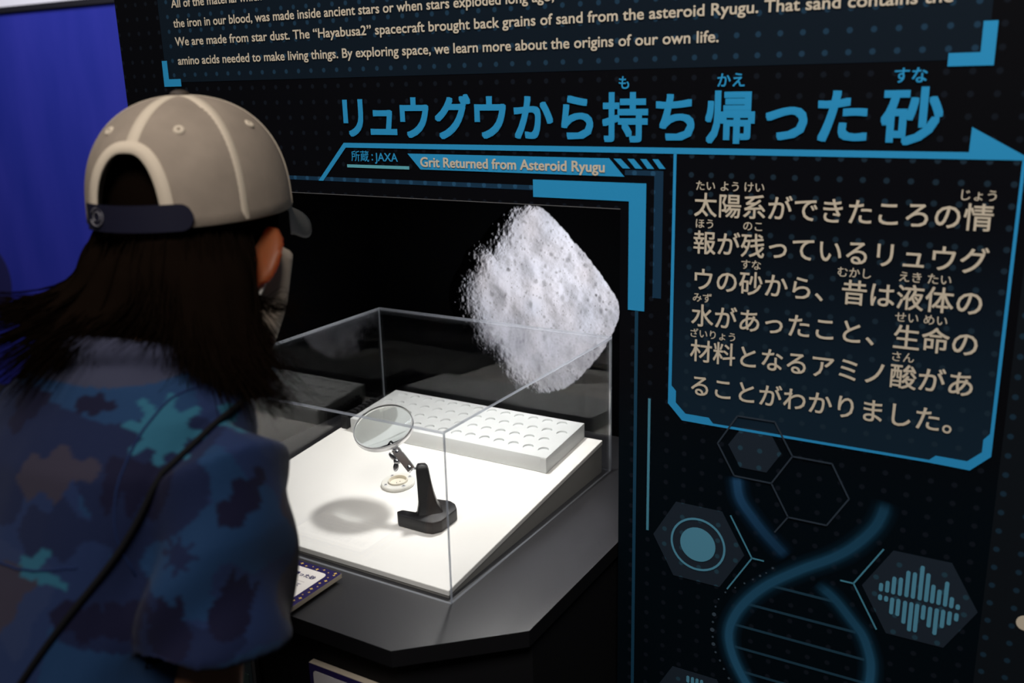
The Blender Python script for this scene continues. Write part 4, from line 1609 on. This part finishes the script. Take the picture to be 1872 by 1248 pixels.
def splat(u, v):
    a = math.atan2(v, u)
    return math.hypot(u, v) < 0.55 + 0.40 * max(0, math.cos(a * 8 + 0.4)) ** 0.7 * (1 if math.hypot(u, v) > 0.3 else 1)


def swallow(u, v):          # two-pointed tail opening to the right
    return -1 < u < 1 and abs(v) < 0.32 + 0.62 * (u + 1) / 2 and abs(v) > 1.0 * max(0, u + 0.1) * 0.62


def pine(u, v):             # pineapple: oval body with a leaf crown
    if (u / 0.62) ** 2 + ((v + 0.25) / 0.72) ** 2 < 1:
        return True
    return v > 0.3 and v < 0.55 + 0.45 * abs(math.cos(u * 5.5)) and abs(u) < 0.55


def spikes(u, v):           # hanging points
    return abs(u) < 1 and -0.15 - 0.85 * abs(math.cos(u * 4.6)) < v < 0.75


def leaf(u, v):
    return (abs(v) < 0.42 * (1 - u * u) + 0.12 * math.sin(u * 9)) and abs(u) < 1


def blob(u, v):
    a = math.atan2(v, u)
    return math.hypot(u, v) < 0.78 + 0.18 * math.sin(a * 3 + 1) + 0.10 * math.sin(a * 7)


SHAPES = dict(splat=splat, swallow=swallow, pine=pine, spikes=spikes, leaf=leaf, blob=blob)
PRINT = [  # shape, point on cloth, in-cloth right axis tilt (deg), half size, colour
    ('splat', (-0.576, 0.441, 1.190), 5, 0.033, CYAN), ('leaf', (-0.556, 0.490, 1.185), -25, 0.022, CYAN),
    ('swallow', (-0.628, 0.359, 1.101), 8, 0.020, CYAN), ('spikes', (-0.576, 0.410, 1.155), -10, 0.024, NAVY),
    ('pine', (-0.538, 0.394, 1.055), 12, 0.026, NAVY), ('pine', (-0.504, 0.428, 1.065), -20, 0.026, NAVY),
    ('blob', (-0.702, 0.413, 1.198), 0, 0.026, NAVY), ('leaf', (-0.631, 0.422, 1.207), 0, 0.020, NAVY),
    ('leaf', (-0.594, 0.363, 1.062), -15, 0.030, NAVY), ('blob', (-0.570, 0.385, 1.059), 30, 0.020, NAVY),
    ('leaf', (-0.515, 0.454, 1.140), 50, 0.030, NAVY), ('splat', (-0.535, 0.405, 1.110), 0, 0.016, DEEP),
    ('leaf', (-0.640, 0.391, 1.158), 8, 0.042, GREY), ('leaf', (-0.622, 0.370, 1.126), 5, 0.045, DEEP),
    ('swallow', (-0.700, 0.385, 1.090), 170, 0.024, CYAN), ('pine', (-0.740, 0.372, 1.060), 10, 0.028, NAVY), ('splat', (-0.775, 0.440, 1.150), 0, 0.030, CYAN),
    ('leaf', (-0.690, 0.345, 1.000), 0, 0.028, NAVY), ('splat', (-0.610, 0.345, 0.960), 0, 0.028, CYAN),
]
up_c = V((0, -0.28, 0.96)).normalized()
cols = np.ones((N_, 4), dtype=np.float32)
mot = []
for shp, c, tilt_, size, colr in PRINT:
    c = V(c)
    j = int(np.argmin(((co_ - np.array(c)) ** 2).sum(1)))
    n_ = V(no_[j])
    a = V((0.95, 0.3, 0))
    a = (a - n_ * a.dot(n_)).normalized()
    b = n_.cross(a)
    t = math.radians(tilt_)
    mot.append((SHAPES[shp], c, a * math.cos(t) + b * math.sin(t), b * math.cos(t) - a * math.sin(t), n_, size, colr))
for i in range(N_):
    p = V(co_[i])
    q = V((p.x * 8.5 + 5.3, p.y * 8.5, p.z * 13.0))
    wv = mnoise.noise_vector(q * 1.3) * 0.45
    h = mnoise.noise(q + wv)
    h2 = mnoise.noise(q * 0.9 + wv + V((13.1, 4.2, 7.7)))
    c = BLUE
    if h > 0.27:
        c = GREY
    elif h < -0.22:
        c = DEEP
    elif h2 > 0.12:
        c = AZUR
    elif h2 < -0.18:
        c = MIDB
    for fn, mc, a, b, n_, size, colr in mot:
        d = p - mc
        if abs(d.x) < size * 1.6 and abs(d.z) < size * 1.6 and abs(d.dot(n_)) < max(0.03, size * 0.6) and n_.dot(V(no_[i])) > 0.15:
            if fn(d.dot(a) / size, d.dot(b) / size):
                c = colr
    if p.z > 1.218:
        c = (0.024, 0.026, 0.048)
    cols[i, :3] = c
at_ = me2.color_attributes.new('print', 'FLOAT_COLOR', 'POINT')
at_.data.foreach_set('color', cols.ravel())
M = bpy.data.materials.new('printed_cotton')
M.use_nodes = True
nt = M.node_tree
b = nt.nodes['Principled BSDF']
an_ = nt.nodes.new('ShaderNodeAttribute')
an_.attribute_name = 'print'
nt.links.new(an_.outputs['Color'], b.inputs['Base Color'])
b.inputs['Roughness'].default_value = 0.85
b.inputs['Specular IOR Level'].default_value = 0.15
b.inputs['Sheen Weight'].default_value = 0.05
n2 = nt.nodes.new('ShaderNodeTexNoise')
n2.inputs['Scale'].default_value = 350
bp_ = nt.nodes.new('ShaderNodeBump')
bp_.inputs['Strength'].default_value = 0.25
bp_.inputs['Distance'].default_value = 0.001
nt.links.new(n2.outputs['Fac'], bp_.inputs['Height'])
nt.links.new(bp_.outputs['Normal'], b.inputs['Normal'])
me2.materials.clear()
me2.materials.append(M)

BV = BVHTree.FromPolygons([tuple(c) for c in co_], [tuple(p.vertices) for p in me2.polygons])


def on_shirt(p, lift):
    loc, nrm__, idx, dist = BV.find_nearest(V(p))
    return loc + nrm__ * lift


# seams: yoke across the back, armhole on each side, sleeve hem
M_SEAM = mat('dark_seam_thread', lin(0.008, 0.016, 0.055), 0.9, spec=0.1)
yk = [on_shirt((TX + x, 0.30, 1.118 + 0.012 * (x / 0.14) ** 2), -0.0002) for x in np.linspace(-0.125, 0.120, 26)]
MB().add(tube_geo(yk, [0.0011] * len(yk), 6)).build('yoke_seam', M_SEAM, shirt)
for s_ in (-1, 1):
    sh, el, wr = ARM[s_]
    pts = [on_shirt(sh + V((-0.012 * s_ + 0.0 * math.sin(t), -0.09 * math.cos(t), 0.085 * math.sin(t) - 0.01)), -0.0002) for t in [math.radians(-50 + 200 * k / 24) for k in range(25)]]
    MB().add(tube_geo(pts, [0.0011] * len(pts), 6)).build('armhole_seam', M_SEAM, shirt)

# ---- trousers and shoes (below the counter line)
M_TROU = mat('dark_trousers', lin(0.015, 0.016, 0.022), 0.85, spec=0.15)
tg = [loft_geo([trunk(0.84, .356, .108, .096), trunk(0.78, .337, .122, .104), trunk(0.70, .328, .128, .106), trunk(0.66, .328, .112, .09)])]
for s_ in (-1, 1):
    pts = smooth_path([V((TX + 0.068 * s_, 0.330, 0.74)), V((TX + 0.076 * s_, 0.338, 0.58)), V((TX + 0.080 * s_, 0.343, 0.43)), V((TX + 0.084 * s_, 0.318, 0.22)), V((TX + 0.084 * s_, 0.310, 0.075))], 16)
    tg.append(tube_geo(pts, list(np.interp(np.linspace(0, 1, 16), [0, .3, .5, 1], [.083, .074, .060, .052])), 24))
obj_me('trousers', remesh(tg, 0.007, 4), M_TROU, person)
for s_ in (-1, 1):
    a = V((TX + 0.082 * s_, 0.310, 0.085))
    sgx = [ell_geo(a + V((0, 0.045, -0.046)), XYZ, (0.043, 0.120, 0.042), 24, 14), ell_geo(a + V((0, -0.006, -0.030)), XYZ, (0.041, 0.052, 0.050), 20, 12)]
    me = remesh(sgx, 0.005, 3)
    for v in me.vertices:
        v.co.z = max(v.co.z, 0.001)
    obj_me('shoe', me, mat('dark_shoe', lin(0.02, 0.02, 0.022), 0.6), person)

# ---- hair: dense mass under the cap plus individual locks
def at(px, py, depth):
    d = RIGHT * ((px - 936) / FPX) - UPV * ((py - 624) / FPX) + FWD
    return CAM + d * depth


GUIDES = [
    [at(172, 405, .860), at(166, 465, .850), at(140, 520, .838), at(70, 552, .822), at(-60, 566, .805)],
    [at(180, 412, .830), at(172, 480, .815), at(140, 540, .805), at(60, 590, .790), at(-60, 640, .770)],
    [at(205, 418, .805), at(200, 500, .790), at(160, 565, .775), at(80, 630, .760), at(-10, 710, .742)],
    [at(235, 420, .790), at(232, 505, .775), at(205, 575, .765), at(140, 625, .750), at(70, 690, .738)],
    [at(265, 420, .785), at(266, 500, .772), at(258, 555, .765), at(236, 592, .758), at(205, 618, .752)],
    [at(300, 418, .783), at(304, 505, .770), at(304, 565, .763), at(300, 610, .758), at(292, 645, .752)],
    [at(340, 415, .788), at(350, 510, .775), at(358, 600, .764), at(366, 660, .757), at(378, 712, .750)],
    [at(375, 412, .797), at(388, 510, .783), at(400, 605, .771), at(420, 675, .763), at(452, 728, .757)],
    [at(410, 406, .812), at(424, 500, .797), at(436, 590, .785), at(458, 670, .776), at(505, 742, .770)],
    [at(440, 400, .830), at(452, 480, .815), at(458, 560, .802), at(470, 640, .793), at(512, 700, .786)],
    [at(446, 396, .845), at(446, 450, .836), at(446, 520, .823), at(468, 585, .812), at(500, 650, .803)],
]
for g_ in GUIDES:                                # roots start under the cap
    g_[0] = g_[0] + V((0, 0, 0.010)) + (V((HC.x, HC.y, g_[0].z)) - g_[0]).normalized() * 0.016
G = [smooth_path(g_, 13) for g_ in GUIDES]
hg = []
for gi, g_ in enumerate(G):
    rr = [0.006, 0.010, 0.015, 0.019, 0.020, 0.019, 0.018, 0.016, 0.014, 0.011, 0.008, 0.005, 0.0025]
    if gi in (4, 5):
        rr = [0.010, 0.015, 0.016, 0.017, 0.016, 0.014, 0.012, 0.010, 0.009, 0.007, 0.005, 0.004, 0.0025]
    if gi >= 9:
        rr = [r_0 * 0.62 for r_0 in rr]
    # the mass lies a little deeper than the loose locks on top of it
    cen = HC + V((0, 0, -0.06))
    q = [p + (V((cen.x, cen.y, p.z)) - p).normalized() * 0.012 for p in g_]
    hg.append(tube_geo(q, rr, 14))
hg.append(ell_geo(capp(0, -0.004, 0.014), (CR, CF, CU), (0.0735, 0.0865, 0.091), 30, 20))
hg.append(ell_geo(capp(-0.004, -0.040, -0.040), (CR, CF, CU), (0.072, 0.056, 0.070), 26, 16))
me = remesh(hg, 0.0048, 4)
M_HAIR = bpy.data.materials.new('dark_brown_hair')
M_HAIR.use_nodes = True
b = M_HAIR.node_tree.nodes['Principled BSDF']
b.inputs['Base Color'].default_value = (0.0040, 0.0024, 0.0016, 1)
b.inputs['Roughness'].default_value = 0.55
b.inputs['Specular IOR Level'].default_value = 0.0


def tuck(p):
    d = p - HC - V((0, 0, -0.003))
    r, f, u = d.dot(CR), d.dot(CF) + 0.004, d.dot(CU)
    if u < -0.003:
        return p
    k = min(1.0, (u + 0.003) / 0.014)
    lim = 0.87 + (1 - k) * 0.6
    m_r = math.sqrt((r / 0.0825) ** 2 + (f / 0.0965) ** 2)
    if m_r <= lim:
        return p
    sc = lim / m_r
    return p + CR * (r * (sc - 1)) + CF * (f * (sc - 1))


for v in me.vertices:
    v.co = tuck(v.co.copy())
hair = obj_me('hair', me, M_HAIR, person)
mb_v, mb_f = [], []


def lock(path, r):
    n0 = len(mb_v)
    n = len(path)
    for i, p in enumerate(path):
        t = (path[min(i + 1, n - 1)] - path[max(i - 1, 0)]).normalized()
        a = t.cross(V((0.3, 0.2, 0.93)))
        a = a.normalized() if a.length > 1e-4 else V((1, 0, 0))
        b_ = t.cross(a)
        w = r * (1 - 0.85 * (i / (n - 1)) ** 2)
        for k in range(3):
            an = 2 * math.pi * k / 3
            mb_v.append(p + (a * math.cos(an) + b_ * math.sin(an)) * w)
    for i in range(n - 1):
        for k in range(3):
            k2 = (k + 1) % 3
            mb_f.append((n0 + i * 3 + k, n0 + i * 3 + k2, n0 + (i + 1) * 3 + k2, n0 + (i + 1) * 3 + k))


R_ = random.Random(21)
for s_i in range(2600):
    u = R_.random() * (len(G) - 1)
    k = min(int(u), len(G) - 2)
    f = u - k
    L1 = 0.72 + 0.36 * R_.random()
    jit = V((R_.gauss(0, 1), R_.gauss(0, 1), R_.gauss(0, 1))) * 0.004
    jit2 = V((R_.gauss(0, 1), R_.gauss(0, 1), R_.gauss(0, 0.7))) * 0.010
    ph = R_.random() * 6.28
    path = []
    for i in range(13):
        t = i / 12 * L1
        tt = min(t, 1.0) * 12
        j = min(int(tt), 11)
        w = tt - j
        p = (G[k][j] * (1 - w) + G[k][j + 1] * w) * (1 - f) + (G[k + 1][j] * (1 - w) + G[k + 1][j + 1] * w) * f
        if t > 1:
            p = p + (G[k][12] - G[k][11]) * ((t - 1) * 12)
        p = p + jit * (1 - t) + jit2 * t * t + V((math.sin(ph + t * 7), math.cos(ph + t * 6), 0)) * 0.0022 * t
        path.append(tuck(p))
    lock(path, 0.0005 + 0.0006 * R_.random())
# flyaway wisps towards the case
for s_i in range(46):
    base = [at(448, 470, .83), at(452, 530, .822), at(478, 556 + R_.gauss(0, 8), .818), at(515 + R_.gauss(0, 8), 562 + R_.gauss(0, 14), .815), at(548 + R_.gauss(0, 16), 560 + R_.gauss(0, 26), .812)]
    lock(smooth_path([p + V((R_.gauss(0, .002), R_.gauss(0, .002), R_.gauss(0, .002))) for p in base], 12), 0.00045)
for s_i in range(120):
    e = R_.gauss(0, 1)
    base = [at(430 + R_.gauss(0, 8), 560, .795), at(442 + e * 8, 630, .786), at(462 + e * 10, 690, .779), at(492 + e * 14, 722 + R_.gauss(0, 10), .774), at(526 + e * 16, 738 + R_.gauss(0, 16), .770)]
    lock(smooth_path([p + V((R_.gauss(0, .002), R_.gauss(0, .002), R_.gauss(0, .002))) for p in base], 12), 0.0005)
for s_i in range(90):
    e = R_.gauss(0, 1)
    base = [at(172, 470, .85), at(150 + e * 3, 512, .838), at(110, 540 + e * 5, .828), at(50, 556 + e * 9, .815), at(-40, 560 + e * 16, .80)]
    lock(smooth_path(base, 12), 0.0006)
mk('loose_locks', mb_v, mb_f, M_HAIR, hair, True)

# ---- cap
M_MESH = mat('beige_mesh_fabric', lin(0.245, 0.20, 0.160), 0.8, spec=0.1, bump=(1500, 0.35), var=(38, 0.22))  # noise mottle in the colour imitates sheen on the mesh
M_TAPE = mat('pale_seam_tape', lin(0.50, 0.425, 0.335), 0.8, spec=0.1, bump=(1200, 0.2))
M_VIS = mat('dark_visor_cloth', lin(0.055, 0.050, 0.044), 0.6, spec=0.2)
M_NAVYP = mat('dark_navy_plastic', lin(0.010, 0.010, 0.022), 0.4, spec=0.4)
CA, CB_, CHT = 0.0835, 0.0970, 0.101


def cap_pt(phi, h, lift=0.0):
    """phi: degrees from the back, clockwise seen from above towards the right side; h: 0 rim .. 1 crown"""
    r = max(0.0, 1 - max(0.0, min(h, 1.0)) ** 2.55) ** (1 / 2.2)
    flare = 1.0 + 0.010 * (1 - h)
    t = math.radians(phi)
    p = capp(CA * r * flare * math.sin(t), -0.004 - CB_ * r * flare * math.cos(t), 0.0175 + CHT * h)
    if lift:
        c = capp(0, -0.004, 0.02)
        p = p + (p - c).normalized() * lift
    return p


ARC_W, ARC_H, ARC_C = 23.5, 0.60, -5.0
nphi, nh = 144, 40
cv, cf, ci = [], [], {}
for j in range(nh + 1):
    h = math.sin(j / nh * math.pi / 2) if j < nh else 1.0
    for i in range(nphi):
        cv.append(cap_pt(i * 360.0 / nphi - 180, h))
for j in range(nh):
    hm = math.sin((j + 0.5) / nh * math.pi / 2)
    for i in range(nphi):
        ph = (i + 0.5) * 360.0 / nphi - 180
        if hm < ARC_H and (abs(ph - ARC_C) / ARC_W) ** 2.6 + (hm / ARC_H) ** 2.6 < 1:
            continue
        i2 = (i + 1) % nphi
        cf.append((j * nphi + i, j * nphi + i2, (j + 1) * nphi + i2, (j + 1) * nphi + i))
cap = mk('cap', cv, cf, M_MESH, person, True)
md = cap.modifiers.new('t', 'SOLIDIFY')
md.thickness = 0.0014
md.offset = 1


def ribbon(name, path, half, material, parent, th=0.0012):
    """flat tape laid along (phi,h) points; half = half width in metres"""
    pts = [cap_pt(a, b_, 0.0018) for a, b_ in path]
    cen = capp(0, -0.004, 0.02)
    vs_, fs = [], []
    n = len(pts)
    for i, p in enumerate(pts):
        t = (pts[min(i + 1, n - 1)] - pts[max(i - 1, 0)]).normalized()
        nn = (p - cen).normalized()
        s_ = t.cross(nn).normalized()
        for a, l in ((-1, 0), (-0.92, th), (0.92, th), (1, 0)):
            vs_.append(p + s_ * (half * a) + nn * (l - 0.0014))
    for i in range(n - 1):
        for k in range(3):
            fs.append((i * 4 + k, i * 4 + k + 1, (i + 1) * 4 + k + 1, (i + 1) * 4 + k))
        fs.append((i * 4 + 3, i * 4, (i + 1) * 4, (i + 1) * 4 + 3))
    return mk(name, vs_, fs, material, parent, True)


hs = [math.sin(k / 26 * math.pi / 2 * 0.985) for k in range(27)]
for ph in (60, 120, -60, -120):
    ribbon('seam_tape', [(ph, h) for h in hs], 0.0058, M_TAPE, cap)
ribbon('seam_tape', [(ARC_C * (1 - h), h) for h in hs if h > ARC_H + 0.01], 0.0058, M_TAPE, cap)
ribbon('seam_tape', [(180, h) for h in hs], 0.0050, M_TAPE, cap)
arc = []
for k in range(41):
    t = math.pi * k / 40
    c_, s__ = math.cos(t), math.sin(t)
    arc.append((ARC_C + ARC_W * 1.08 * math.copysign(abs(c_) ** (2 / 2.6), c_), (ARC_H + 0.03) * abs(s__) ** (2 / 2.6)))
ribbon('opening_binding', arc, 0.0060, M_TAPE, cap, 0.0016)
# folded band along the rim, broken by the opening
ribbon('rim_band', [(ph, 0.085) for ph in np.linspace(ARC_C + ARC_W, 360 + ARC_C - ARC_W, 90)], 0.0105, M_MESH, cap, 0.0010)
for ph in (30, 90, 150, -30, -90, -150):
    c = cap_pt(ph, 0.745, 0.0022)
    nn = (c - capp(0, -0.004, 0.02)).normalized()
    a = nn.cross(V((0, 0, 1))).normalized()
    b_ = nn.cross(a)
    lathe_obj('eyelet', c - nn * 0.0008, nn, a, b_, [(0.0014, 0.0), (0.0017, 0.0012), (0.0030, 0.0015), (0.0044, 0.0009), (0.0048, 0.0)], M_TAPE, cap, 18, 60)
bt = cap_pt(0, 1.0)
MB().add(ell_geo(bt + CU * 0.0015, (CR, CF, CU), (0.0085, 0.0085, 0.0045), 20, 10)).build('crown_button', mat('dark_brown_button', lin(0.030, 0.020, 0.013), 0.7), cap)
# closing strap across the opening with its round snap
sv, sf = [], []
ns = 40
for i in range(ns + 1):
    ph = -33 + 66 * i / ns
    e = max(0.0, (i - (ns - 4)) / 4.0)
    hh = 0.0105 * math.sqrt(max(0.02, 1 - e * e))
    for dz_, l in ((-hh, 0.0030), (-hh, 0.0056), (hh, 0.0056), (hh, 0.0030)):
        sv.append(cap_pt(ph, 0.078 + dz_ / CHT, l))
for i in range(ns):
    for k in range(4):
        k2 = (k + 1) % 4
        sf.append((i * 4 + k, i * 4 + k2, (i + 1) * 4 + k2, (i + 1) * 4 + k))
sf += [(3, 2, 1, 0), tuple(ns * 4 + k for k in range(4))]
strap = mk('snap_strap', sv, sf, M_NAVYP, cap)
sharp(strap, 40)
c = cap_pt(-22, 0.085, 0.0058)
nn = (c - capp(0, -0.004, 0.010)).normalized()
a = nn.cross(V((0, 0, 1))).normalized()
b_ = nn.cross(a)
mb = MB()
for r_, s0, s1 in ((0.0075, 20, 340), (0.0042, 130, 420)):
    mb.add(tube_geo([c + a * (r_ * math.cos(math.radians(s0 + (s1 - s0) * k / 20))) + b_ * (r_ * math.sin(math.radians(s0 + (s1 - s0) * k / 20))) for k in range(21)], [0.0007] * 21, 6))
mb.build('strap_emblem', mat('grey_emblem', lin(0.10, 0.095, 0.11), 0.4), strap)
# visor
vv, vf = [], []
na, nr_ = 33, 9
for lay in (0, 1):
    for i in range(na):
        ph = 180 + (-74 + 148 * i / (na - 1))
        for j in range(nr_):
            q = j / (nr_ - 1)
            base = cap_pt(ph, 0.015)
            s_ = math.sin(math.radians(ph - 180) * 90 / 74)
            ext = 0.088 * (1 - abs(s_) ** 3.2) * q
            side = -math.sin(math.radians(ph))
            p = base + CF * ext + RH * (math.sin(math.radians(ph)) * 0.010 * q * (1 - abs(s_) ** 4)) - CU * (0.030 * q + 0.036 * min(1.0, 2.5 * q) * s_ * s_ * (1 - s_ ** 6) + 0.0028 * lay - 0.004)
            vv.append(p)
m_ = na * nr_
for i in range(na - 1):
    for j in range(nr_ - 1):
        a0, a1, a2, a3 = i * nr_ + j, i * nr_ + j + 1, (i + 1) * nr_ + j + 1, (i + 1) * nr_ + j
        vf.append((a0, a1, a2, a3))
        vf.append((m_ + a3, m_ + a2, m_ + a1, m_ + a0))
    a0, a3 = i * nr_ + nr_ - 1, (i + 1) * nr_ + nr_ - 1
    vf.append((a0, m_ + a0, m_ + a3, a3))
    a0, a3 = i * nr_, (i + 1) * nr_
    vf.append((a3, m_ + a3, m_ + a0, a0))
mk('visor', vv, vf, M_VIS, cap, True)

# ---- shoulder strap lying across the back of the shirt
cord_px = [(-0.590, 0.60, 1.170), (-0.572, 0.530, 1.195), (-0.575, 0.470, 1.165), (-0.584, 0.405, 1.115), (-0.602, 0.362, 1.070), (-0.625, 0.332, 1.022), (-0.66, 0.29, 0.95), (-0.71, 0.26, 0.87), (-0.76, 0.25, 0.80)]
cord = [on_shirt(p, 0.0030) for p in smooth_path(cord_px, 60)]
for _ in range(24):                            # pulled taut, resting on the cloth
    cord = [cord[0]] + [(cord[i - 1] + cord[i] * 2 + cord[i + 1]) / 4 for i in range(1, 59)] + [cord[-1]]
    for i in range(60):
        loc_, nr__, _i, _d = BV.find_nearest(cord[i])
        if (cord[i] - loc_).dot(nr__) < 0.0022:
            cord[i] = loc_ + nr__ * 0.0022
o = MB().add(tube_geo(cord, [0.0023] * 60, 12)).build('shoulder_cord', mat('black_cord', lin(0.004, 0.004, 0.005), 0.8, spec=0.1), person)
